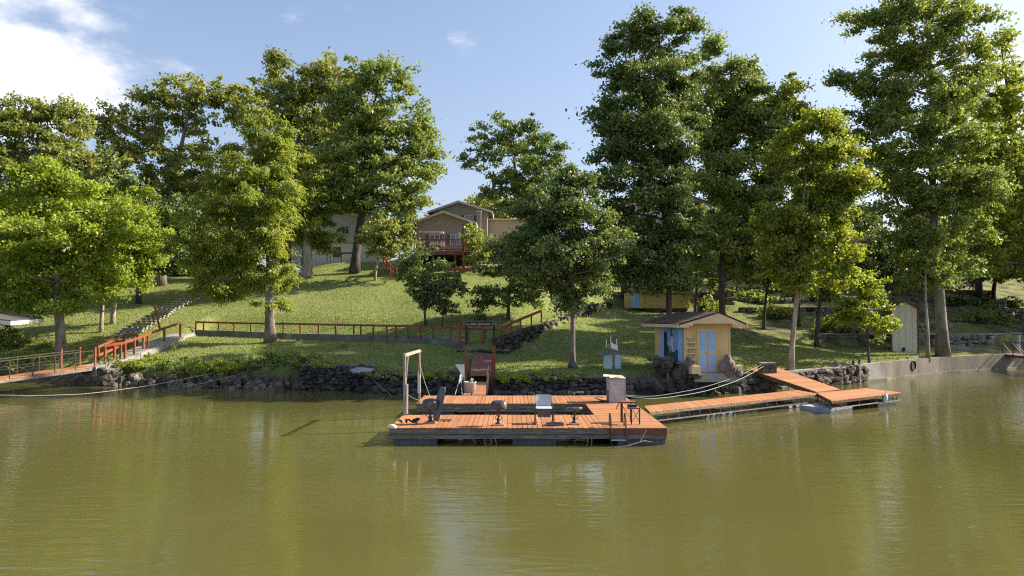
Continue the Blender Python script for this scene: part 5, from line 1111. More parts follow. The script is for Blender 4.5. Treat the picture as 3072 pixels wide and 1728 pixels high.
def shore_rocks():
    rs = random.Random(11); n = 0
    for k in range(200):
        if k < 160:
            x = rs.uniform(-21.5, -10.6); t = rs.random(); y = sy(x) - .75 + 1.2 * t; z = -.06 + .5 * t + rs.uniform(-.06, .06); s = rs.uniform(.14, .30) if rs.random() < .7 else rs.uniform(.3, .48); g = ('brown riprap rock at the waterline beside the footbridge abutment', 'riprap by the footbridge') if x < -18.3 else (('brown riprap rock at the waterline below the leafy bank bushes', 'riprap below the bank bushes') if x < -13.6 else ('brown riprap rock at the waterline next to the squared stone block', 'riprap by the stone block')); key = 'rubble'
        else:
            x = rs.uniform(6.5, 12.6); t = rs.random(); y = sy(x) - .55 + .5 * t; z = -.02 + .55 * t; s = rs.uniform(.25, .55); g = ('dark rough rock at the water below the yellow shed bank', 'rocks below the shed bank'); key = 'stone'
        o = inst('shore_rock', rs.choice(STONES[key]), (x, y, z), (rs.uniform(0, 6), rs.uniform(0, 6), rs.uniform(0, 6)), (s * rs.uniform(.9, 1.4), s, s * rs.uniform(.6, .95)), None)
        tag(o, g[0], 'rock', g[1])
    # rubble under the shed's left side and in front of its door
    for k in range(70):
        u = rs.random(); p = at(1960 + 130 * u + rs.uniform(-15, 15), 1062 + 62 * u + rs.uniform(-6, 42), 32.6 + rs.uniform(-.2, .9)); g_ = H(p.x, p.y)
        if p.z < g_: p.z = g_ + .02
        s = rs.uniform(.16, .36)
        o = inst('rubble_stone', rs.choice(STONES['stone' if k % 3 else 'rubble']), p, (rs.uniform(0, 6), rs.uniform(0, 6), rs.uniform(0, 6)), (s * 1.2, s, s * .8), None); tag(o, 'dark stone in the rubble heap under the mural side of the shed', 'stone', 'rubble heap under the shed')
    def big(label, px, py, d, sx, sz, key='boulder', name='boulder'):
        bm = bmesh.new(); bmesh.ops.create_icosphere(bm, subdivisions=3, radius=.5)
        sd = rs.random() * 50
        for v in bm.verts: v.co *= 1 + .42 * noise.noise(v.co * 2.6 + Vector((sd, 0, 0))) + .26 * noise.noise(v.co * 7 + Vector((0, sd, 0)))
        me = bpy.data.meshes.new(name); bm.to_mesh(me); bm.free(); me.materials.append(M[key]); p = at(px, py, d)
        o = inst(name, me, p, (0, 0, rs.uniform(0, 3)), (sx, sx * .8, sz), None); tag(o, label, 'rock'); return o
    big('large purple-grey boulder right of the yellow shed door', 2182, 1100, 32.6, .85, .95)
    big('small grey boulder beside the pale yellow block', 2217, 1118, 32.4, .42, .4)
    big('craggy grey boulder at the left corner of the shed front', 2068, 1102, 32.5, .62, .8, 'rubble')
    big('pale flat rock slab lying on the curving seawall', 1086, 1113, 34.1, 1.2, .34, 'flatrock', 'flat_rock')
    for lab, px, py, d, s in (('pale yellow stone block at the left foot of the shed door', 2084, 1110, 32.2, (.42, .34, .34)), ('pale yellow stone block beside the large purple boulder', 2212, 1106, 32.5, (.4, .34, .28)), ('pale block lying on the lawn behind the stone pillar', 2315, 1100, 36.2, (.36, .22, .2))):
        p = at(px, py, d); p.z = max(p.z - s[2] * .0, H(p.x, p.y) + s[2] * .4); mb = MB(); mb.box(p, s, (0, 0, .2)); mb.box(p + Vector((.02, -.05, s[2] * .5)), (s[0] * .8, s[1] * .7, .05), (0, 0, .3)); o = obj('stone_block', mb, M['paleyellow']); tag(o, lab, 'block')
shore_rocks()
def pillar():
    c = Vector((12.45, 34.5, 0)); r = thing('stone_pillar', 'square stone mooring pillar at the top of the sloping gangway', 'pillar', tuple(c))
    mb = MB(); mb.box(c + Vector((0, 0, .55)), (.62, .56, 1.5)); obj('core', mb, M['mortar'], r)
    for lv in range(6):
        for s in (-1, 1):
            inst('stone', RNG.choice(STONES['rubble']), c + Vector((s * .17 + RNG.uniform(-.03, .03), -.27, .1 + lv * .22)), (0, 0, 0), (.36, .2, .23), r)
            inst('stone', RNG.choice(STONES['rubble']), c + Vector((s * .3, .05, .1 + lv * .22)), (0, 0, 1.57), (.4, .2, .23), r)
    mb = MB(); mb.box(c + Vector((0, 0, 1.33)), (.7, .64, .08)); obj('cap', mb, M['kerb'], r)
    mb = MB(); mb.box(c + Vector((.3, -.2, .95)), (.09, .2, .75)); obj('white_strip', mb, M['white'], r)
pillar()
for lab, px, py0, py1, d in (('short dark wooden stub post in the rubble below the picnic block', 1943, 1120, 1147, 32.3), ('stubby dark post beside the shed rubble', 2003, 1122, 1148, 32.3), ('dark mooring post on the pale rubble seawall', 2560, 1083, 1108, 38.6), ('second dark mooring post on the rubble seawall beside the white pole', 2579, 1080, 1106, 38.9)):
    a, b = at(px, py0, d), at(px, py1 + 6, d); r = thing('mooring_post', lab, 'post', tuple(b)); mb = MB(); mb.tube([b, a], [.085, .075], 9); obj('stake', mb, M['darkwood'], r, True); mb = MB(); mb.tube([a, a + Vector((0, 0, .03))], [.09, .07], 9); obj('cap', mb, M['darkwood'], r)
def pole():
    a, b = at(2581, 1085, 37.6), at(2581, 1165, 37.6); b.z = -.5; r = thing('white_pole', 'thin white pole standing in the water against the rubble seawall', 'pole', (a.x, a.y, 0)); mb = MB(); mb.tube([b, a], .035, 8); obj('shaft', mb, M['pvc'], r); mb = MB(); mb.tube([a, a + Vector((0, 0, .04))], [.045, .03], 8); obj('cap', mb, M['galv'], r)
pole()
def drift_pile():
    b = ground(2480, 38.2); r = thing('driftwood_pile', 'heap of grey driftwood sticks on the rubble seawall', 'driftwood', tuple(b)); rs = random.Random(5)
    for k in range(14):
        p = b + Vector((rs.uniform(-.9, .7), rs.uniform(-.2, .3), .05 + rs.uniform(0, .15))); q = p + Vector((rs.uniform(-.7, .7), rs.uniform(-.2, .2), rs.uniform(-.03, .3))); mb = MB(); mb.tube([p, p.lerp(q, .5) + Vector((0, 0, .06)), q], [.03, .025, .012], 5); obj('stick', mb, M['palewood'] if k % 2 else M['greywood'], r)
drift_pile()

# ------------------------------------------------------------------ long concrete path with its red handrail
def path():
    r = thing('concrete_path', 'raised concrete path with a grey kerb crossing the lawn to the gate', 'path', tuple(at(*PATH[0])))
    P = [at(*q) for q in PATH]
    fine = []
    for a, b in zip(P, P[1:]):
        n = max(1, int((b - a).length / 1.8))
        for k in range(n): fine.append(a.lerp(b, k / n))
    fine.append(P[-1])
    for a, b in zip(fine, fine[1:]):
        d = (b - a); d.z = 0; d.normalize(); n = Vector((-d.y, d.x, 0))
        if n.y < 0: n = -n
        mb = MB(); mb.hexa([a + n * .05, b + n * .05, b + n * 1.15, a + n * 1.15], .25); obj('path_slab', mb, M['kerb'], r)
        hh = .62 if a.x > -13 else .4
        mb = MB(); mb.hexa([a - n * .14 + Vector((0, 0, .05)), b - n * .14 + Vector((0, 0, .05)), b + n * .04 + Vector((0, 0, .05)), a + n * .04 + Vector((0, 0, .05))], hh); obj('kerb', mb, M['kerb'], r)
path()
def railing(label, posts, mat_='rail', post_w=.09, rail_h=.12, name='handrail', rails=1, cat='railing', tall={}, drop=.12):
    """posts: (px, py top, py base, d)"""
    r = thing(name, label, cat, tuple(at(posts[0][0], posts[0][2], posts[0][3]))); tops = []
    for i, (px, pt, pb, d) in enumerate(posts):
        t = at(px, pt, d); b = at(px, pb, d); b.z -= drop
        ht = t.copy()
        if i in tall: ht = at(px, tall[i], d)
        mb = MB(); mb.bar(b, ht if i in tall else t - Vector((0, 0, .02)), post_w, post_w, Vector((0, 1, 0))); obj('post', mb, M[mat_], r); tops.append((t, b))
    for (t0, b0), (t1, b1) in zip(tops, tops[1:]):
        for k in range(rails):
            f = k / max(1, rails); a = t0.lerp(b0, f); c = t1.lerp(b1, f)
            mb = MB(); off = Vector((0, -post_w / 2 - .022, 0)); mb.bar(a + off, c + off, .04, rail_h); obj('rail', mb, M[mat_], r)
    mb = MB()
    return r
def lerp_rail(keys, xs):
    out = []
    for x in xs:
        for a, b in zip(keys, keys[1:]):
            if a[0] <= x <= b[0]:
                t = (x - a[0]) / (b[0] - a[0]); out.append((x,) + tuple(a[i] + (b[i] - a[i]) * t for i in (1, 2, 3))); break
    return out
keys = [(588, 966, 990, 47.4), (700, 969, 994, 46.9), (900, 972, 1003, 45.4), (1100, 976, 1007, 43.6), (1300, 979, 1012, 41.3), (1380, 985, 1025, 40.25), (1440, 988, 1027, 40.1), (1500, 989, 1027, 40.1)]
railing('long red handrail on many short posts along the concrete path', lerp_rail(keys, [588, 611, 656, 703, 753, 850, 901, 956, 1007, 1061, 1082, 1120, 1160, 1187, 1223, 1261, 1299, 1352, 1405, 1455, 1498]))
for lab, px in (('tall red gate post on the stone landing at the end of the long handrail', 1380), ('tall red post in the middle of the stone landing', 1448)):
    r = thing('landing_post', lab, 'post', tuple(at(px, 1042, 39.8))); mb = MB(); mb.bar(at(px, 1046, 39.8), at(px, 966, 39.8), .14, .14, Vector((0, 1, 0))); obj('timber', mb, M['rail'], r); mb = MB(); mb.box(at(px, 965, 39.8), (.17, .17, .04)); obj('cap', mb, M['rail'], r)
stone_wall('landing_wall', 'low dark stone landing wall below the tall red posts', [(-3.0, 39.6, 1.15, 1.72), (-1.0, 39.3, 1.1, 1.70), (-.3, 39.0, 1.1, 1.72)], .4, .17, cap=True)
rw = RW
stone_wall('garden_retaining_wall', 'stone retaining wall climbing the slope from the gate', [(at(p[0], p[1], p[3]).x, p[3], at(p[0], p[1], p[3]).z - .3, at(p[0], p[2], p[3]).z) for p in rw], .42, .2, 'stone', rough=.1)
railing('red handrail climbing the slope above the retaining wall', lerp_rail([(1505, 985, 1016, 40.2), (1560, 958, 990, 41.8), (1625, 932, 962, 44.5)], [1505, 1532, 1562, 1594, 1624]), rail_h=.16)

# left: concrete ramp, stairs, rails
def ramp_left():
    r = thing('concrete_ramp', 'narrow concrete ramp rising from the footbridge to the long path', 'ramp', tuple(at(295, 1092, 37)))
    K = [(268, 1100, 36.6), (330, 1085, 37.8), (400, 1060, 39.5), (470, 1030, 41.8), (530, 1008, 44.6), (562, 998, 46.6)]
    P = [at(*k) for k in K]
    for a, b in zip(P, P[1:]):
        d = b - a; d.z = 0; d.normalize(); n = Vector((-d.y, d.x, 0))
        mb = MB(); mb.hexa([a - n * .45, b - n * .45, b + n * .75, a + n * .75], .5); obj('ramp_slab', mb, M['concrete'], r)
    ks = [(315, 1038, 1078, 37.6), (375, 1028, 1078, 38.4), (431, 1009, 1040, 40.1), (493, 985, 1022, 42.6), (541, 970, 1008, 44.3)]
    railing('red handrail climbing beside the concrete ramp', lerp_rail(ks, [315, 343, 362, 375, 403, 430, 444, 493, 541]), post_w=.1, rail_h=.14)
    railing('short red rail flight at the foot of the block stairway', [(295, 1042, 1085, 38.2), (340, 1022, 1068, 40), (372, 1006, 1055, 41), (412, 1004, 1048, 41.6)], post_w=.1, rail_h=.14, rails=2)
    r = thing('leaning_post', 'red post leaning over beside the block stairway', 'post', tuple(at(481, 989, 44))); mb = MB(); mb.bar(at(481, 992, 43.8), at(465, 921, 43.9), .1, .1, Vector((0, 1, 0))); obj('timber', mb, M['rail'], r); mb = MB(); mb.bar(at(465, 923, 43.85), at(464.5, 919, 43.9), .11, .11, Vector((0, 1, 0))); obj('cap', mb, M['rail'], r)
    r = thing('block_stairway', 'stairway of pale concrete block steps climbing the left lawn', 'stairway', tuple(at(380, 1000, 43)))
    K = [(372, 1006, 42.2), (400, 985, 44.2), (440, 963, 46.8), (480, 940, 49.6), (500, 925, 51.5), (540, 905, 54.5), (575, 890, 57.5), (600, 872, 60.5)]
    n = 22
    for i in range(n):
        t = i / (n - 1) * (len(K) - 1); j = min(int(t), len(K) - 2); f = t - j; a, b = K[j], K[j + 1]
        c = at(a[0] + (b[0] - a[0]) * f, a[1] + (b[1] - a[1]) * f, a[2] + (b[2] - a[2]) * f); g_ = H(c.x, c.y); c.z = max(c.z, g_ + .07)
        st = thing_part('step', c, r)
ROTS = (0, 0, .12)
def thing_part(name, c, parent):
    mb = MB(); mb.box(c, (1.25, .34, .06), ROTS); 
    for k in range(4): mb.box(c + Vector((-.5 + k * .33, .02 + (-.5 + k * .33) * .12, -.12)), (.12, .26, .18), ROTS)
    return obj(name, mb, M['concrete'], parent)
ramp_left()

def footbridge():
    A = at(-60, 1146, 31.5); B = at(285, 1100, 36.6); A.z = .72; B.z = 1.02
    r = thing('footbridge', 'steel truss footbridge with salmon plank deck reaching the left bank', 'footbridge', tuple(B)); d = (B - A).normalized(); w_ = Vector((-d.y, d.x, 0)).normalized(); wd = 1.15
    planks(r, A - d * 3, B, B + w_ * wd, A - d * 3 + w_ * wd, 46, M['deck'], gap=.008)
    n = 8; L_ = (B - A).length + 3; S0 = A - d * 3
    for s, nm in ((0, 'near'), (wd, 'far')):
        o = w_ * s
        mb = MB(); mb.bar(S0 + o - Vector((0, 0, .12)), B + o - Vector((0, 0, .12)), .06, .14); obj('side_beam', mb, M['galv'], r)
        mb = MB(); mb.bar(S0 + o + Vector((0, 0, .82)), B + o + Vector((0, 0, .82)), .035, .05); obj('top_rail', mb, M['darksteel'], r)
        mb = MB(); mb.bar(S0 + o + Vector((0, 0, .42)), B + o + Vector((0, 0, .42)), .02, .02); obj('mid_rail', mb, M['darksteel'], r)
        for k in range(n + 1):
            p = S0 + d * L_ * k / n + o; mb = MB(); mb.bar(p - Vector((0, 0, .18)), p + Vector((0, 0, .84)), .035, .035, d); obj('post', mb, M['darksteel'], r)
            if k < n:
                q = S0 + d * L_ * (k + 1) / n + o; e = (p + Vector((0, 0, .05)), q + Vector((0, 0, .78))) if k % 2 else (p + Vector((0, 0, .78)), q + Vector((0, 0, .05)))
                mb = MB(); mb.bar(e[0], e[1], .014, .014); obj('diagonal', mb, M['darksteel'], r)
    p = B + w_ * .0
    for q in (B, B + w_ * wd, B + d * .0 + w_ * (wd + .0) - d * 1.0):
        mb = MB(); mb.bar(q - Vector((0, 0, .2)), q + Vector((0, 0, .98)), .08, .08, d); obj('gate_post', mb, M['rail'], r)
    mb = MB(); mb.bar(B + Vector((0, 0, .95)), B - d * .5 + w_ * .9 + Vector((0, 0, .88)), .06, .06); obj('gate_bar', mb, M['rail'], r)
    stone_wall('bridge_abutment', 'block abutment under the bank end of the footbridge', [(B.x - .5, B.y + .0, -.3, .88), (B.x + .55, B.y + .1, -.3, .88), (B.x + 1.0, B.y + .5, -.3, .9)], .4, .3, 'rubble', core='concrete', thick=.7)
footbridge()
def boathouse():
    c = at(25, 962, 36); r = thing('boathouse_roof', 'white corner of a neighbouring boathouse roof on posts at the left', 'roof', (c.x - 3, c.y, 0))
    a = at(32, 970, 35.5); q = [a, a + Vector((-6, -1.2, .75)), a + Vector((-7, 3, .9)), a + Vector((-1, 4.0, .1))]; mb = MB(); mb.hexa([p + Vector((0, 0, .16)) for p in q], .05); obj('roof_sheet', mb, M['greyshingle'], r)
    for p, s in zip(q, q[1:] + q[:1]): mb = MB(); mb.bar(p + Vector((0, 0, .0)), s + Vector((0, 0, .0)), .05, .2); obj('fascia', mb, M['white'], r)
    for p in (q[1] + Vector((.3, .3, 0)), q[2] + Vector((.3, -.3, 0)), q[3] + Vector((-3.2, -.6, .3)), q[0] + Vector((-2.4, .3, .3))): mb = MB(); mb.bar(Vector((p.x, p.y, -.6)), p, .12, .12, Vector((0, 1, 0))); obj('post', mb, M['white'], r)
boathouse()
r_ = thing('garden_stake', 'thin grey stake standing on the lawn behind the long handrail', 'stake', tuple(at(1007, 978, 47))); mb_ = MB(); mb_.bar(at(1009, 985, 47), at(1007, 947, 47), .05, .05, Vector((0, 1, 0))); obj('rod', mb_, M['greywood'], r_); mb_ = MB(); mb_.bar(at(1013, 985, 47.1), at(1011, 952, 47.1), .03, .03, Vector((0, 1, 0))); obj('rod', mb_, M['darksteel'], r_)

# ------------------------------------------------------------------ yellow lakeside shed
def shed():
    # front wall from (2053,·) to (2187,·); left wall runs back to (1965,·)
    zb = 1.02; FL = at(2053, 1080, 32.9); FL.z = 0; FR = at(2190, 1080, 32.9); FR.z = 0
    u = (FR - FL).normalized(); n = Vector((u.y, -u.x, 0)); back = -n
    # left wall direction: toward the shore lawn, turned a little left
    lw = (Vector((at(1965, 1050, 35.4).x, 35.4, 0)) - FL); W_ = (FR - FL).length; Lw = lw.length; v = lw.normalized()
    r = thing('yellow_shed', 'yellow lakeside shed with pale blue double doors and mural on its side', 'shed', (FL.x, FL.y, zb))
    ze = at(2053, 975, 32.9).z; zp = at(2152, 938, 32.5).z
    def P(a, b, z): return FL + u * a + v * b + Vector((0, 0, z))
    t = .08
    mb = MB(); mb.prism([P(0, 0, zb - .3), P(W_, 0, zb - .3), P(W_, 0, ze), P(W_ * .5, 0, ze + .45), P(0, 0, ze)], v * t); fw = obj('front_wall', mb, M['yellow'], r)
    mb = MB(); mb.prism([P(0, Lw, zb - .3), P(W_, Lw, zb - .3), P(W_, Lw, ze), P(W_ * .5, Lw, ze + .45), P(0, Lw, ze)], -v * t); obj('back_wall', mb, M['yellow'], r)
    for a, s in ((0, 1), (W_, -1)):
        mb = MB(); mb.prism([P(a, t + .003, zb - .3), P(a, Lw - t - .003, zb - .3), P(a, Lw - t - .003, ze), P(a, t + .003, ze)], u * t * s); obj('side_wall', mb, M['yellow'], r)
    # front gable fascia with stepped lower edge
    def FP(a, z): return FL + u * a + n * .42 + Vector((0, 0, z))
    aL, aR, ap = -.32, W_ + .62, W_ * .70
    eL = at(2056, 975, 32.4).z; eR = at(2245, 974, 32.4).z; pk = zp
    dep = .22
    poly = [FP(aL, eL - .12), FP(aL + .42, eL - .12), FP(aL + .46, eL - .04), FP(aL + .60, eL - .04), FP(aL + .62, eL + .06), FP(aR - .62, eL + .06), FP(aR - .60, eR - .04), FP(aR - .46, eR - .04), FP(aR - .42, eR - .12), FP(aR, eR - .10), FP(aR, eR), FP(ap, pk), FP(aL, eL + .0)]
    mb = MB(); mb.prism(poly, n * .04); obj('gable_board', mb, M['paleyellow'], r)
    # roof: two slopes running back
    bk = Lw + .35
    ridge0 = FP(ap, pk + .03) + n * .06; ridge1 = ridge0 + v * (bk + .45); l0 = FP(aL - .05, eL + .03) + n * .06; l1 = l0 + v * (bk + .45); r0 = FP(aR + .05, eR + .03) + n * .06; r1 = r0 + v * (bk + .45)
    for q, nm in (([l0, ridge0, ridge1, l1], 'roof_slope'), ([ridge0, r0, r1, ridge1], 'roof_slope')):
        rows = 9
        rf = None
        mb = MB(); mb.hexa([p - Vector((0, 0, .02)) for p in q], .03); rf = obj(nm, mb, M['shingle'], r)
        top = (1, 2) if nm and q[0] is l0 else (0, 3)
        for k in range(rows):
            f0, f1 = k / rows, (k + 1.15) / rows
            f1 = min(1, f1)
            e0, e1 = (q[0], q[3]) if q[0] is l0 else (q[1], q[2]); g0, g1 = (q[1], q[2]) if q[0] is l0 else (q[0], q[3])
            mb = MB(); mb.hexa([e0.lerp(g0, f0) + Vector((0, 0, .026)), e0.lerp(g0, f1) + Vector((0, 0, .014)), e1.lerp(g1, f1) + Vector((0, 0, .014)), e1.lerp(g1, f0) + Vector((0, 0, .026))], .012); obj('shingle_course', mb, M['shingle'], rf)
    mb = MB(); mb.bar(l0 - Vector((0, 0, .08)), l1 - Vector((0, 0, .08)), .04, .15); obj('eave_fascia', mb, M['paleyellow'], r)
    mb = MB(); mb.bar(r0 - Vector((0, 0, .08)), r1 - Vector((0, 0, .08)), .04, .15); obj('eave_fascia', mb, M['paleyellow'], r)
    # doors
    zd = zb + .03; hd = at(2130, 990, 32.9).z - zd; a0, a1 = (2096 - 2053) / 137 * W_, (2147 - 2053) / 137 * W_; am = (a0 + a1) / 2
    def bx(parent, name, a, b, z0, z1, m, o=.0, th=.03):
        mb = MB(); p = FL + u * a + n * o; mb.prism([p + Vector((0, 0, z0)), p + u * (b - a) + Vector((0, 0, z0)), p + u * (b - a) + Vector((0, 0, z1)), p + Vector((0, 0, z1))], n * th); return obj(name, mb, M[m], parent)
    bx(r, 'door_frame', a0 - .07, a1 + .07, zd + hd, zd + hd + .07, 'yellow', .002, .05); bx(r, 'door_frame', a0 - .07, a0 - .002, zd, zd + hd, 'yellow', .002, .05); bx(r, 'door_frame', a1 + .002, a1 + .07, zd, zd + hd, 'yellow', .002, .05)
    for s, (b0, b1) in enumerate(((a0, am - .005), (am + .005, a1))):
        dr = bx(r, 'door', b0, b1, zd, zd + hd, 'yellow', .004, .035)
        e = .045
        bx(dr, 'door_panel', b0 + e, b1 - e, zd + .06, zd + hd * .44, 'blue', .041, .008); bx(dr, 'door_panel', b0 + e, b1 - e, zd + hd * .5, zd + hd - .05, 'blue', .041, .008)
    mb = MB(); mb.lathe(FL + u * (am - .03) + n * .06 + Vector((0, 0, zd + hd * .47)), [(.0, -.02), (.018, -.01), (.018, .01), (0, .02)], 8); obj('door_knob', mb, M['darksteel'], r)
    for (b0, b1) in ((.02, a0 - .1), (a1 + .1, W_ - .05)):
        bx(r, 'lower_trim', b0, b1, zb + .55, zb + .585, 'yellow', .004, .02); 
    bx(r, 'lower_panel', .06, a0 - .12, zb + .0, zb + .5, 'yellow', .004, .016)
    bx(r, 'corner_board', -.02, .05, zb - .25, ze, 'yellow', .004, .028); bx(r, 'corner_board', W_ - .05, W_ + .02, zb - .25, ze, 'yellow', .004, .028)
    # lettering
    lines = [('Recreational', .095, 1.62), ('Homes Inc', .085, 1.53), ('LEISURE', .11, 1.36), ('COVE', .10, 1.27), ('LEISURE', .115, 1.10), ('Lake Tours', .085, 1.01), ('LEISURE', .11, .84), ('Ventures', .085, .75)]
    for s, sz, z in lines: text_mesh('lettering', s, sz, FL + u * .33 + n * .006 + Vector((0, 0, zb + z - .08)), u, (0, 0, 1), M['black'], fw, .003, 'CENTER')
    mb = MB(); p = FL + u * .45 + n * .01 + Vector((0, 0, zb + 1.68)); mb.tube([p + u * (.05 * math.cos(a)) + Vector((0, 0, .03 * math.sin(a))) for a in np.linspace(.3, 5.6, 12)], .006, 4); obj('swirl', mb, M['black'], fw)
    # mural on the left wall
    nl = Vector((-v.y, v.x, 0)); nl = nl if nl.x < 0 else -nl
    def mur(name, b0, b1, z0, z1, m, o, th=.006, parent=None):
        p = FL + v * b0 + nl * o; q = FL + v * b1 + nl * o; mb = MB(); mb.prism([p + Vector((0, 0, z0)), q + Vector((0, 0, z0)), q + Vector((0, 0, z1)), p + Vector((0, 0, z1))], nl * th); return obj(name, mb, M[m], parent or r)
    mz0, mz1 = zb + .45, ze - .02
    mp = mur('mural', .06, Lw * .80, mz0, mz1, 'muralblue', .004)
    def free(name, pts, m, o):
        mb = MB(); mb.prism([FL + v * (b * Lw) + nl * o + Vector((0, 0, mz0 + (mz1 - mz0) * z)) for b, z in pts], nl * .004); return obj(name, mb, M[m], mp)
    free('painted_field', [(.20, .02), (.66, .02), (.66, .42), (.55, .45), (.48, .36), (.40, .28), (.33, .24), (.26, .33), (.20, .34)], 'muralgreen', .012)
    free('painted_post', [(.56, .14), (.66, .14), (.66, .80), (.56, .80)], 'black', .018)
    free('painted_board', [(.20, .02), (.05, .02), (.05, .96), (.20, .96)], 'blue', .012)
    free('painted_board', [(.68, .02), (.79, .02), (.79, .96), (.68, .96)], 'blue', .012)
    free('painted_figure', [(.44, .24), (.47, .24), (.44, .42), (.40, .42), (.36, .26), (.33, .26), (.36, .50), (.34, .62), (.37, .68), (.42, .66), (.45, .52)], 'white', .024)
    free('painted_figure', [(.40, .70), (.43, .70), (.43, .90), (.40, .90)], 'black', .024)
    free('painted_figure', [(.36, .69), (.39, .69), (.39, .76), (.36, .76)], 'brownpanel', .026)
    # window counter under the mural
    q = [FL + v * .05 + nl * .02, FL + v * (Lw * .98) + nl * .02, FL + v * (Lw * 1.0) + nl * .34, FL + v * .05 + nl * .22]; mb = MB(); mb.hexa([p + Vector((0, 0, zb + .42)) for p in q], .04); obj('counter', mb, M['kerb'], r)
    # sill step
    mb = MB(); mb.hexa([FL + u * (a0 - .3) + n * .5 + Vector((0, 0, zb)), FL + u * (W_ + .3) + n * .5 + Vector((0, 0, zb)), FL + u * (W_ + .3) + n * .01 + Vector((0, 0, zb + .01)), FL + u * (a0 - .3) + n * .01 + Vector((0, 0, zb + .01))], .4); obj('door_step', mb, M['concrete'], r)
shed()

def picnic_block():
    c = at(1838, 1098, 34.6); g_ = H(c.x, c.y); r = thing('garden_table', 'weathered blue-grey slab-legged garden table with a wide board top', 'table', (c.x, c.y, g_))
    zt = at(1838, 1062, 34.6).z
    for s, w0, w1 in ((-1, .42, .36), (1, .34, .26)):
        x = c.x + s * .24; mb = MB(); mb.prism([Vector((x - w0 / 2, c.y - .12, g_ - .05)), Vector((x + w0 / 2, c.y - .12, g_ - .05)), Vector((x + w1 / 2 + s * -.02, c.y - .12, zt)), Vector((x - w1 / 2, c.y - .12, zt))], (0, .35, 0)); obj('leg_slab', mb, M['fender'], r)
    mb = MB(); mb.hexa([(c.x - .75, c.y - .45, zt + .05), (c.x + .78, c.y - .1, zt + .12), (c.x + .7, c.y + .5, zt + .14), (c.x - .6, c.y + .4, zt + .08)], .05); obj('board_top', mb, M['greywood'], r)
    mb = MB(); mb.bar((c.x + .4, c.y - .05, zt + .02), (c.x + 1.2, c.y - .1, zt - .22), .05, .04); obj('loose_stick', mb, M['palewood'], r)
    z = zt + .15; r = thing('upturned_chair', 'white plastic chair lying upside down on the garden table', 'chair', (c.x, c.y, z)); m = Euler((2.6, .35, .4)).to_matrix(); o = Vector((c.x - .05, c.y, z + .2))
    def part(name, cc, s): mb = MB(); mb.box(o + m @ Vector(cc), s, m); obj(name, mb, M['white'], r)
    part('seat', (0, 0, 0), (.42, .42, .035)); part('backrest', (0, .22, .12), (.40, .035, .30))
    for sx in (-1, 1):
        for s_y in (-1, 1): part('leg', (sx * .18, s_y * .18, -.22), (.035, .035, .42))
picnic_block()
def litter():
    g_ = ground(1718, 34.9); r = thing('litter_bag', 'small black litter bag with white scraps at the foot of the slender maple', 'bag', tuple(g_)); rs = random.Random(2)
    bm = bmesh.new(); bmesh.ops.create_icosphere(bm, subdivisions=2, radius=.24)
    mb = MB(); mb.add([v.co * (1 + .4 * noise.noise(v.co * 5)) * Vector((1, 1, .7)).length / 1.5 + g_ + Vector((0, -.1, .1)) for v in bm.verts], [tuple(v.index for v in f.verts) for f in bm.faces]); bm.free(); obj('bag', mb, M['bag'], r)
    for k in range(4): mb = MB(); mb.box(g_ + Vector((rs.uniform(-.35, .4), -.25 + rs.uniform(-.1, .1), .07)), (.12, .05, .09), (rs.uniform(0, 2), rs.uniform(0, 2), 0)); obj('scrap', mb, M['white'], r)
litter()

# ------------------------------------------------------------------ terraces on the right
def terr(label, i, y, x0, x1, zb, zt, key='tanstone', amp=.35, cap='kerb'):
    n = 9; pts = []
    for k in range(n + 1):
        x = x0 + (x1 - x0) * k / n; yy = y + amp * math.sin(x * .35 + i) + max(0, x - 34) * .55
        pts.append((x, yy, zb - .5, zt))
    stone_wall('terrace_wall', label, pts, .6, .32, key, joined=True, cap=True, capmat=cap)
terr('lowest pale terrace wall beside the concrete path', 0, 50.6, 21.8, 44, 1.4, 2.25, 'terracestone', .25, 'concrete')
terr('second grey terrace wall above the lowest wall', 1, 54.6, 24, 46, 2.4, 2.93, 'terracestone', .25, 'concrete')
terr('third long terrace wall behind the cream metal shed', 2, 58.5, 19, 48, 3.4, 4.2, 'terracestone', .3)
terr('brown terrace wall behind the low yellow shed', 3, 61.3, 4.8, 19, 4.0, 5.55, 'tanstone', .3)
terr('fourth terrace wall below the brown bank', 4, 62.6, 19.5, 50, 4.5, 5.1, 'terracestone', .3)
terr('brown stone wall of the fifth terrace', 5, 66.6, 10, 52, 5.4, 6.15, 'tanstone', .3)
terr('highest brown terrace wall below the grey board fence', 6, 70.6, 12, 54, 6.6, 7.75, 'tanstone', .3)
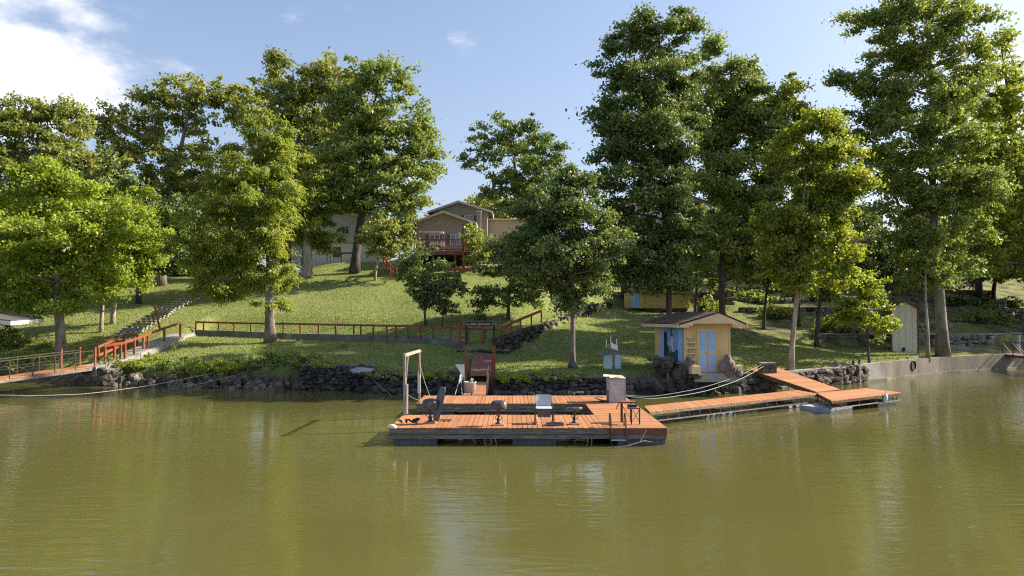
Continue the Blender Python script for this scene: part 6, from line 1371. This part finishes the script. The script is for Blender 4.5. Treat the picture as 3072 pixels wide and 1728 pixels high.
def low_shed():
    A = at(1895, 922, 60.2); B = at(1935, 924, 58.6); C_ = at(2068, 924, 58.8); zb = B.z - .02; zt = at(1935, 878, 58.6).z
    r = thing('low_shed', 'low yellow plank shed with a blue door on the upper lawn', 'shed', (B.x, B.y, zb)); u = (C_ - B); u.z = 0; L_ = u.length; u.normalize(); v = Vector((-u.y, u.x, 0))
    D = 2.4
    def P(a, b, z): return Vector((B.x, B.y, 0)) + u * a + v * b + Vector((0, 0, z))
    w0 = -1.35
    for nm, q, off in (('front_wall', [P(0, 0, zb), P(L_, 0, zb), P(L_, 0, zt), P(0, 0, zt)], v * .06), ('end_wall', [P(L_, .07, zb), P(L_, D, zb), P(L_, D, zt), P(L_, .07, zt)], -u * .06)):
        mb = MB(); mb.prism(q, off); obj(nm, mb, M['yellowboards'], r)
    mb = MB(); mb.prism([P(-.004, 0, zb), P(w0, D * .75, zb), P(w0, D * .75, zt), P(-.004, 0, zt)], u * .05); obj('door_wall', mb, M['yellowboards'], r)
    a, b = P(w0 * .25, D * .19, 0), P(w0 * .62, D * .465, 0); o = Vector((-.9, -.5, 0)).normalized() * .03
    mb = MB(); mb.prism([a + Vector((0, 0, zb + .04)), b + Vector((0, 0, zb + .04)), b + Vector((0, 0, zt - .06)), a + Vector((0, 0, zt - .06))], o); obj('door', mb, M['blue'], r)
    ov = .25; zr = zt + 1.15
    mb = MB(); mb.hexa([P(w0 + .2, -ov, zt - .02), P(L_ + ov, -ov, zt - .02), P(L_ + ov, D * .6, zr), P(w0 - .1, D * .6, zr)], .07); obj('roof_slope', mb, M['shingle'], r)
    mb = MB(); mb.hexa([P(w0 - .1, D * .6 + .002, zr), P(L_ + ov, D * .6 + .002, zr), P(L_ + ov, D + .6, zt - .02), P(w0 - .1, D + .6, zt - .02)], .07); obj('roof_slope', mb, M['shingle'], r)
    mb = MB(); mb.box(P(L_ / 2, D / 2, zb - .12), (L_ - .2, D - .3, .26), Matrix((u, v, Vector((0, 0, 1)))).transposed()); obj('footing', mb, M['darkwood'], r)
low_shed()
def cream_shed():
    A = at(2676, 1038, 47.2); B = at(2743, 1039, 47.2); zb = H(A.x, A.y) ; zt = at(2676, 924, 47.2).z; zp = at(2708, 905, 47.2).z
    r = thing('metal_shed', 'tall narrow cream metal shed with maroon trim beside the huge tree', 'shed', (A.x, A.y, zb)); W_ = B.x - A.x; L_ = 3.0; v = Vector((.46, .89, 0)).normalized(); u = Vector((v.y, -v.x, 0))
    def P(a, b, z): return Vector((A.x, A.y, z)) + u * a + v * b
    mb = MB(); mb.prism([P(0, 0, zb - .1), P(W_, 0, zb - .1), P(W_, 0, zt), P(W_ / 2, 0, zp), P(0, 0, zt)], v * .05); obj('front_wall', mb, M['corrugated'], r)
    for a, s in ((0, 1), (W_, -1)): mb = MB(); mb.prism([P(a, .052, zb - .1), P(a, L_, zb - .1), P(a, L_, zt), P(a, .052, zt)], u * (s * .04)); obj('side_wall', mb, M['corrugated'], r)
    for a, b in (((-.1, zt - .06), (W_ / 2, zp + .02)), ((W_ / 2, zp + .02), (W_ + .1, zt - .06))):
        mb = MB(); mb.hexa([P(a[0], -.12, a[1] + .06), P(b[0], -.12, b[1] + .06), P(b[0], L_ + .1, b[1] + .06), P(a[0], L_ + .1, a[1] + .06)], .04); obj('roof_slope', mb, M['greyplastic'], r)
        mb = MB(); mb.bar(P(a[0], -.14, a[1] + .02), P(b[0], -.14, b[1] + .02), .04, .1); obj('verge_trim', mb, M['maroon'], r)
    for a in (-.03, W_ + .03): mb = MB(); mb.bar(P(a, -.03, zb - .1), P(a, -.03, zt), .09, .05, Vector((0, 1, 0))); obj('corner_trim', mb, M['maroon'], r)
    mb = MB(); mb.box(P(W_ * .45, -.03, zb + .18), (.18, .04, .24)); obj('vent', mb, M['black'], r)
    # long wing roof behind it, to the left
    mb = MB(); mb.hexa([P(-2.4, .6, zt - .15), P(-.08, .6, zt - .02), P(-.08, 2.8, zt + .25), P(-2.4, 2.8, zt + .1)], .06); obj('lean_to_roof', mb, M['greyplastic'], r)
    for a in (-2.3,): 
        for b in (.7, 2.7): mb = MB(); mb.bar(P(a, b, zb - .1), P(a, b, zt - .16), .1, .1, Vector((0, 1, 0))); obj('lean_to_post', mb, M['greywood'], r)
    r = thing('handrail_stairs', 'short sloping timber handrail right of the cream metal shed', 'handrail', tuple(at(2755, 1010, 49))); mb = MB(); mb.bar(at(2749, 960, 50), at(2775, 990, 48.5), .05, .08); obj('rail', mb, M['greywood'], r)
    for px, pt, pb in ((2750, 962, 1005), (2774, 990, 1030)): mb = MB(); mb.bar(at(px, pb, 49), at(px, pt, 49), .06, .06, Vector((0, 1, 0))); obj('post', mb, M['greywood'], r)
cream_shed()
def right_path():
    r = thing('lakeside_path', 'pale concrete path behind the concrete seawall at the right', 'path', tuple(at(2850, 1034, 49.6))); K = [(2838, 1034, 49.6), (2900, 1041, 49.0), (2960, 1049, 48.6), (3020, 1055, 48.9), (3120, 1058, 50)]
    P = [at(*k) for k in K]
    for a, b in zip(P, P[1:]): mb = MB(); mb.hexa([a, b, b + Vector((.1, 1.1, .04)), a + Vector((.1, 1.1, .04))], .3); obj('path_slab', mb, M['concrete'], r)
    r = thing('neighbour_gangway', 'dark steel gangway with sloping rails at the far right seawall', 'gangway', tuple(at(3050, 1062, 46.5)))
    A, B = at(3008, 1062, 48.2), at(3110, 1072, 42); planks(r, A, B, B + Vector((1.2, .5, 0)), A + Vector((1.2, .5, 0)), 14, M['ramp'])
    for o in (Vector((0, 0, 0)), Vector((1.2, .5, 0))):
        mb = MB(); mb.bar(A + o + Vector((0, 0, .8)), B + o + Vector((0, 0, .8)), .04, .04); obj('rail', mb, M['darksteel'], r); mb = MB(); mb.bar(A + o - Vector((0, 0, .1)), B + o - Vector((0, 0, .1)), .05, .12); obj('beam', mb, M['darksteel'], r)
        for k in range(4): p = A.lerp(B, k / 3) + o; mb = MB(); mb.bar(p - Vector((0, 0, .15)), p + Vector((0, 0, .8)), .04, .04, Vector((0, 1, 0))); obj('post', mb, M['darksteel'], r)
        for k in range(3): p, q = A.lerp(B, k / 3) + o, A.lerp(B, (k + 1) / 3) + o; mb = MB(); mb.bar(p + Vector((0, 0, .78)), q, .025, .025); obj('brace', mb, M['palewood'], r)
    r = thing('pale_post', 'pale square post standing beside the dark steel gangway', 'post', tuple(at(3057, 1050, 48.8))); mb = MB(); mb.bar(at(3057, 1052, 48.8), at(3057, 1008, 48.8), .14, .14, Vector((0, 1, 0))); obj('shaft', mb, M['greyplastic'], r); mb = MB(); mb.box(at(3057, 1007, 48.8), (.18, .18, .05)); obj('cap', mb, M['greyplastic'], r)
    r = thing('board_fence', 'grey board fence along the top of the terraces', 'fence', (26, 74, 8))
    for k in range(62): x = 22 + k * .26; mb = MB(); mb.box((x, 74 + .1 * math.sin(x), H(x, 74) + .75), (.24, .03, 1.5 + RNG.uniform(-.03, .03))); obj('board', mb, M['greyfence'], r)
    for z in (.35, 1.2): mb = MB(); mb.bar((22, 74.12, H(22, 74) + z), (38.2, 74.12, H(38, 74) + z), .05, .09); obj('rail', mb, M['greyfence'], r)
right_path()

# ------------------------------------------------------------------ houses
def window(parent, px0, px1, py0, py1, d, glass='glass', frame='white', mull=1, horiz=0, shut=None, nm='window'):
    a = at(px0, py1, d); b = at(px1, py0, d); fw = .07
    mb = MB(); 
    for x in (a.x, b.x): mb.box((x, d - .03, (a.z + b.z) / 2), (fw, .08, b.z - a.z + fw))
    for z in (a.z, b.z): mb.box(((a.x + b.x) / 2, d - .031, z), (b.x - a.x - fw - .004, .08, fw))
    for k in range(mull): x = a.x + (b.x - a.x) * (k + 1) / (mull + 1); mb.box((x, d - .026, (a.z + b.z) / 2), (.06, .06, b.z - a.z - fw - .004))
    w_ = obj(nm, mb, M[frame], parent)
    for k in range(mull + 1):
        x0 = a.x + (b.x - a.x) * k / (mull + 1) + .035; x1 = a.x + (b.x - a.x) * (k + 1) / (mull + 1) - .035
        mb = MB(); mb.box(((x0 + x1) / 2, d - .005, (a.z + b.z) / 2), (x1 - x0, .02, b.z - a.z - fw)); obj('pane', mb, M[glass], w_)
    if shut:
        for x in (a.x - .22, b.x + .22):
            mb = MB(); mb.box((x, d - .025, (a.z + b.z) / 2), (.34, .05, b.z - a.z + .04)); obj('shutter', mb, M[shut], parent)
    return w_
def gable(parent, d, depth, xl, xr, zb, ze, xa, za, wall, name='front_wall', ov=.45, roof='greyshingle', trim='fascia', front_ov=.5):
    mb = MB(); mb.prism([(xl, d, zb), (xr, d, zb), (xr, d, ze), (xa, d, za), (xl, d, ze)], (0, .15, 0)); obj(name, mb, M[wall], parent)
    for x, s in ((xl, 1), (xr, -1)): mb = MB(); mb.prism([(x, d + .152, zb), (x, d + depth, zb), (x, d + depth, ze), (x, d + .152, ze)], (s * .15, 0, 0)); obj('side_wall', mb, M[wall], parent)
    mb = MB(); mb.prism([(xl, d + depth + .002, zb), (xr, d + depth + .002, zb), (xr, d + depth + .002, ze), (xa, d + depth + .002, za), (xl, d + depth + .002, ze)], (0, .15, 0)); obj('back_wall', mb, M[wall], parent)
    for x, s in ((xl, -1), (xr, 1)):
        sl_ = (za - ze) / abs(x - xa); e = x + s * ov; z = ze - ov * sl_
        a, b, c, f = Vector((e, d - front_ov, z + .12)), Vector((xa, d - front_ov, za + .12)), Vector((xa, d + depth + .4, za + .12)), Vector((e, d + depth + .4, z + .12))
        mb = MB(); mb.hexa([a, b, c, f] if s < 0 else [b, a, f, c], .06); obj('roof_slope', mb, M[roof], parent)
        mb = MB(); mb.bar(a + Vector((0, -.02, -.10)), b + Vector((0, -.02, -.10)), .05, .2); obj('verge_board', mb, M[trim], parent)
        mb = MB(); mb.hexa([a + Vector((0, .02, -.075)), b + Vector((0, .02, -.075)), Vector((b.x, d - .01, b.z - .075)), Vector((a.x, d - .01, a.z - .075))], .02); obj('soffit', mb, M[trim], parent)
        mb = MB(); mb.bar(a + Vector((0, .02, -.12)), f + Vector((0, -.02, -.12)), .06, .16); obj('gutter', mb, M[trim], parent)
def brown_house():
    d = 67.; r = thing('brown_house', 'brown-sided two-gable house with a red timber deck above the lawn', 'house', (at(1335, 800, d).x, d, 8.2))
    X = lambda px, dd: at(px, 700, dd).x
    Z = lambda py, dd: at(1400, py, dd).z
    zb = 7.2
    gable(r, d, 6, X(1249, d), X(1418, d), Z(752, d) - .2, Z(668, d), X(1331, d), Z(638, d), 'brownsiding', ov=.35)
    mb = MB(); mb.box(((X(1249, d) + X(1425, d)) / 2, d + 3, (zb + Z(752, d) - .2) / 2), (X(1425, d) - X(1249, d) - .02, 5.9, Z(752, d) - .2 - zb)); obj('stone_basement', mb, M['mortar'], r)
    d2 = 72.; gable(r, d2, 9, X(1300, d2), X(1462, d2), zb, Z(634, d2), X(1376, d2), Z(607, d2), 'brownsiding', 'upper_wall', ov=.55)
    d3 = 74.; mb = MB(); mb.box(((X(1463, d3) + X(1600, d3)) / 2, d3 + 2.5, (zb + Z(660, d3)) / 2), (X(1600, d3) - X(1463, d3), 5, Z(660, d3) - zb)); obj('wing_wall', mb, M['tansiding'], r)
    mb = MB(); mb.hexa([(X(1462, d3), d3 - .35, Z(657, d3)), (X(1604, d3), d3 - .35, Z(657, d3)), (X(1604, d3), d3 + 5.2, Z(650, d3)), (X(1462, d3), d3 + 5.2, Z(650, d3))], .12); obj('wing_roof', mb, M['fascia'], r)
    mb = MB(); mb.box(((X(1430, 70.5) + X(1443, 70.5)) / 2, 70.5, (Z(636, 70.5) + zb) / 2), (X(1443, 70.5) - X(1430, 70.5), .5, Z(636, 70.5) - zb)); ch = obj('chimney', mb, M['brick'], r)
    mb = MB(); mb.box(((X(1430, 70.5) + X(1443, 70.5)) / 2, 70.5, Z(635, 70.5)), (X(1443, 70.5) - X(1430, 70.5) + .12, .62, .12)); obj('chimney_cap', mb, M['fascia'], ch)
    window(r, 1394, 1419, 647, 668, d2, shut='brownpanel'); window(r, 1289, 1319, 705, 718, d, 'darkglass', shut='brownpanel')
    w_ = window(r, 1351, 1381, 704, 734, d, shut='brownpanel', nm='patio_door')
    # roof vent
    mb = MB(); mb.tube([at(1449, 632, 74), at(1449, 624, 74)], .08, 8); obj('vent_pipe', mb, M['galv'], r)
    # deck
    dd = 62.5; zf = Z(752, dd); r2 = thing('house_deck', 'raised red-brown timber deck with baluster railing in front of the brown house', 'deck', (X(1330, dd), dd, zf))
    x0, x1, x2 = X(1240, dd), X(1391, dd), X(1422, dd + 1)
    n = 28
    planks(r2, (x0, dd, zf), (x0, d - .02, zf), (x1, d - .02, zf), (x1, dd, zf), n, M['ramp']); planks(r2, (x1 + .01, dd + 1.2, zf), (x1 + .01, d - .02, zf), (x2, d - .02, zf), (x2, dd + 1.2, zf), 20, M['ramp'])
    mb = MB(); mb.box(((x0 + x1) / 2, dd + .04, zf - .2), (x1 - x0, .06, .32)); obj('rim_joist', mb, M['ramp'], r2); mb = MB(); mb.box(((x1 + x2) / 2, dd + 1.24, zf - .2), (x2 - x1, .06, .32)); obj('rim_joist', mb, M['ramp'], r2); mb = MB(); mb.box((x2 - .03, (dd + 1.3 + d) / 2, zf - .2), (.06, d - dd - 1.4, .32)); obj('rim_joist', mb, M['ramp'], r2)
    zr = zf + 1.0
    def run(a, b, n):
        a, b = Vector(a), Vector(b); mb = MB(); mb.bar(a + Vector((0, 0, 1.0)), b + Vector((0, 0, 1.0)), .12, .06); obj('top_rail', mb, M['ramp'], r2); mb = MB(); mb.bar(a + Vector((0, 0, .12)), b + Vector((0, 0, .12)), .05, .08); obj('bottom_rail', mb, M['ramp'], r2)
        for k in range(n): p = a.lerp(b, (k + .5) / n); mb = MB(); mb.bar(p + Vector((0, 0, .05)), p + Vector((0, 0, .99)), .05, .05, Vector((0, 1, 0))); obj('baluster', mb, M['ramp'], r2)
    run((x0, dd + .03, zf), (x1, dd + .03, zf), 27); run((x1, dd + .05, zf), (x1, dd + 1.2, zf), 6); run((x1, dd + 1.23, zf), (x2, dd + 1.23, zf), 6); run((x2 - .03, dd + 1.3, zf), (x2 - .03, d - .2, zf), 12)
    for px, y_, top in ((1366, dd + .1, zf - .05), (1389, dd + .1, Z(672, dd)), (1300, dd + .1, zf - .05), (1419, dd + 1.3, zf + 1.05), (1393, dd + 1.3, zf + 1.05)):
        x = X(px, y_); mb = MB(); mb.bar((x, y_, H(x, y_) - .1), (x, y_, top), .14, .14, Vector((0, 1, 0))); obj('post', mb, M['ramp'], r2)
    # awning swing and white deck chairs
    r3 = thing('canopy_swing', 'white-topped canopy swing standing on the house deck', 'swing', (X(1292, 64), 64, zf)); a, b = at(1258, 697, 63.4), at(1331, 697, 63.4)
    mb = MB(); mb.bar(a, b, .9, .07); mb.box(b + Vector((-.12, -.46, -.08)), (.28, .05, .24)); obj('canopy', mb, M['white'], r3)
    for p in (a + Vector((.2, 0, 0)), b - Vector((.1, 0, 0))): mb = MB(); mb.bar(Vector((p.x, p.y, zf)), p, .06, .06, Vector((0, 1, 0))); obj('leg', mb, M['galv'], r3)
    mb = MB(); mb.box(((a.x + b.x) / 2, 63.6, zf + .5), (1.5, .5, .1)); obj('bench_seat', mb, M['brownpanel'], r3); mb = MB(); mb.box(((a.x + b.x) / 2, 63.9, zf + .8), (1.5, .08, .5)); obj('bench_back', mb, M['brownpanel'], r3)
    for lab, px in (('white patio chair on the deck beside the canopy swing', 1297), ('white patio chair on the deck near the patio door', 1313), ('white patio chair on the deck at the swing corner', 1325)):
        x = X(px, 63.2); r4 = thing('patio_chair', lab, 'chair', (x, 63.2, zf))
        def pt(name, c, s): mb = MB(); mb.box(Vector((x, 63.2, zf)) + Vector(c), s); obj(name, mb, M['white'], r4)
        pt('seat', (0, 0, .42), (.46, .44, .05)); pt('backrest', (0, .22, .68), (.46, .04, .44))
        for sx in (-1, 1):
            pt('armrest', (sx * .24, 0, .62), (.05, .42, .04))
            for s_y in (-1, 1): pt('leg', (sx * .2, s_y * .18, .2), (.05, .05, .4))
    # rails below and beside the house
    railing('red rail fence on the ground below the house deck', [(1345, 808, 826, 61.8), (1366, 808, 832, 61.6), (1381, 808, 832, 61.5), (1420, 809, 830, 61.5)], rail_h=.3, post_w=.11)
    railing('red ramp handrail descending left of the house deck', [(1170, 760, 786, 63), (1150, 771, 796, 61), (1160, 783, 806, 59.8), (1170, 795, 818, 59), (1180, 805, 832, 58.4), (1190, 806, 828, 58.2)], rail_h=.16, rails=2)
    r5 = thing('house_ramp', 'pale concrete ramp beside the red ramp handrail', 'ramp', tuple(at(1170, 785, 62.5))); mb = MB(); mb.hexa([at(1165, 786, 62), at(1200, 778, 63), at(1200, 774, 65), at(1170, 780, 65)], .3); obj('slab', mb, M['concrete'], r5); mb = MB(); mb.hexa([at(1200, 778, 63) + Vector((.01, 0, 0)), at(1245, 776, 63), at(1245, 772, 65), at(1200, 774, 65) + Vector((.01, 0, 0))], .3); obj('slab', mb, M['concrete'], r5)
    r6 = thing('utility_pole', 'pale utility pole left of the brown house', 'pole', (X(1233, 80), 80, 9)); mb = MB(); mb.tube([(X(1233, 80), 80, 8.5), (X(1233, 80), 80, Z(628, 80))], [.16, .12], 9); obj('pole', mb, M['greywood'], r6); mb = MB(); mb.bar((X(1229, 80), 80, Z(632, 80)), (X(1237, 80), 80, Z(632, 80)), .08); obj('crossarm', mb, M['greywood'], r6)
    mb = MB(); mb.tube([(X(1233, 80), 80, Z(631, 80)), at(1262, 636, 77), at(1285, 641, 75)], .02, 5); obj('service_wire', mb, M['darksteel'], r6)
brown_house()
def white_house():
    d = 71.; X = lambda px: at(px, 700, d).x; Z = lambda py: at(1000, py, d).z
    r = thing('white_house', 'white block-walled house with grey upper storey behind the feathery trees', 'house', (X(1000), d, 8.5))
    mb = MB(); mb.box(((X(874) + X(1130)) / 2, d + 3, (Z(800) + Z(730)) / 2), (X(1130) - X(874), 6, Z(730) - Z(800))); obj('lower_wall', mb, M['whitewall'], r)
    gable(r, d - .1, 6.2, X(868), X(1134), Z(729), Z(665), X(1000), Z(628), 'greysiding', 'upper_wall', ov=.5)
    window(r, 1025, 1047, 678, 702, d - .1, 'darkglass'); window(r, 940, 965, 678, 702, d - .1, 'darkglass'); window(r, 1085, 1105, 678, 702, d - .1, 'darkglass')
    mb = MB(); mb.box(((X(1000) + X(1023)) / 2, d - .03, (Z(741) + Z(771)) / 2), (X(1023) - X(1000), .06, Z(741) - Z(771))); obj('hatch_door', mb, M['brownpanel'], r)
    railing('short brown rail in front of the white house wall', [(982, 760, 783, 68.5), (992, 760, 783, 68.5), (1025, 760, 783, 68.5), (1058, 759, 783, 68.5)], 'ramp', rail_h=.16)
    r = thing('red_shed', 'dark red board shed at the corner of the white house', 'shed', (X(855), d - 2, 8)); x0, x1 = X(838), X(873)
    mb = MB(); mb.box(((x0 + x1) / 2, d - .5, (Z(795) + Z(708)) / 2), (x1 - x0, 3, Z(708) - Z(795))); obj('wall', mb, M['redstruct'], r); mb = MB(); mb.box(((x0 + x1) / 2, d - .6, Z(704)), (x1 - x0 + .4, 3.6, .14), (.12, 0, 0)); obj('roof', mb, M['greyshingle'], r); mb = MB(); mb.box((x0 + .5, d - 2.03, Z(770)), (.7, .05, 1.7)); obj('door', mb, M['black'], r)
white_house()
def right_houses():
    d = 82.; X = lambda px: at(px, 700, d).x; Z = lambda py: at(2000, py, d).z
    r = thing('pale_house', 'large pale house behind the towering dark trees', 'house', (X(1990), d, 8.5)); gable(r, d, 9, X(1835), X(2165), 7.5, Z(625), X(1985), Z(560), 'greywall', ov=.5, trim='rust')
    for px in (1900, 2000, 2100): window(r, px, px + 34, 640, 668, d, 'darkglass'); window(r, px, px + 34, 700, 740, d, 'darkglass')
    r = thing('timber_brace', 'leaning rusty red timbers beside the pale house', 'timber', tuple(at(1830, 700, 78)))
    for a, b in (((1848, 622), (1822, 655)), ((1822, 655), (1808, 720))): mb = MB(); mb.bar(at(a[0], a[1], 78), at(b[0], b[1], 78), .35, .2); obj('beam', mb, M['rail'], r)
    mb = MB(); mb.bar(at(1808, 720, 78), at(1808, 790, 78), .3, .3, Vector((0, 1, 0))); obj('post', mb, M['rail'], r)
    d = 88.; X = lambda px: at(px, 700, d).x; Z = lambda py: at(2600, py, d).z
    r = thing('tan_house', 'tan two-storey house with paired white windows on the hilltop', 'house', (X(2615), d, 8.5))
    mb = MB(); mb.box(((X(2570) + X(2650)) / 2, d + 4, (7.5 + Z(638)) / 2), (X(2650) - X(2570), 8, Z(638) - 7.5)); obj('wall', mb, M['tansiding'], r)
    a, b, zz, zp = X(2564), X(2656), Z(638), Z(616); cx = (a + b) / 2; mb = MB(); mb.add([(a, d - .4, zz), (b, d - .4, zz), (b, d + 8.4, zz), (a, d + 8.4, zz), (cx - .8, d + 3, zp), (cx + .8, d + 5, zp)], [(0, 1, 5, 4), (1, 2, 5), (2, 3, 4, 5), (3, 0, 4), (3, 2, 1, 0)]); obj('hip_roof', mb, M['shingle'], r)
    mb = MB(); mb.box((cx, d + 4, zz - .02), (b - a + .05, 8.9, .2)); obj('fascia', mb, M['fascia'], r)
    window(r, 2601, 2620, 646, 676, d); window(r, 2624, 2642, 646, 676, d); window(r, 2616, 2634, 708, 735, d)
    d5 = 85.; P = lambda px, py: at(px, py, d5)
    mb = MB(); mb.prism([P(2540, 690), P(2590, 659), P(2652, 690)], (0, 2.8, 0)); obj('porch_gable', mb, M['greysiding'], r)
    for q0, q1 in (((2534, 694), (2590, 657)), ((2590, 657), (2658, 694))): mb = MB(); a, b = P(*q0), P(*q1); mb.hexa([a + Vector((0, -.3, .15)), b + Vector((0, -.3, .15)), b + Vector((0, 2.9, .15)), a + Vector((0, 2.9, .15))], .15); obj('porch_roof', mb, M['fascia'], r)
    for px in (2545, 2642, 2652): mb = MB(); mb.bar(Vector((P(px, 790).x, d5, 7.5)), P(px, 688), .22, .22, Vector((0, 1, 0))); obj('porch_column', mb, M['white'], r)
    r = thing('timber_deck', 'small sunlit timber deck among the terraces', 'deck', tuple(at(2230, 858, 66))); A = at(2190, 848, 65.5); B = at(2292, 852, 65.5)
    planks(r, A, B, B + Vector((0, 1.6, 0)), A + Vector((0, 1.6, 0)), 20, M['palewood']); mb = MB(); mb.bar(A - Vector((0, 0, .1)), B - Vector((0, 0, .1)), .06, .16); obj('rim', mb, M['palewood'], r)
    for k in range(5): p = A.lerp(B, k / 4); mb = MB(); mb.bar(p - Vector((0, 0, 1.0)), p + Vector((0, 0, .5)), .09, .09, Vector((0, 1, 0))); obj('post', mb, M['palewood'], r)
right_houses()
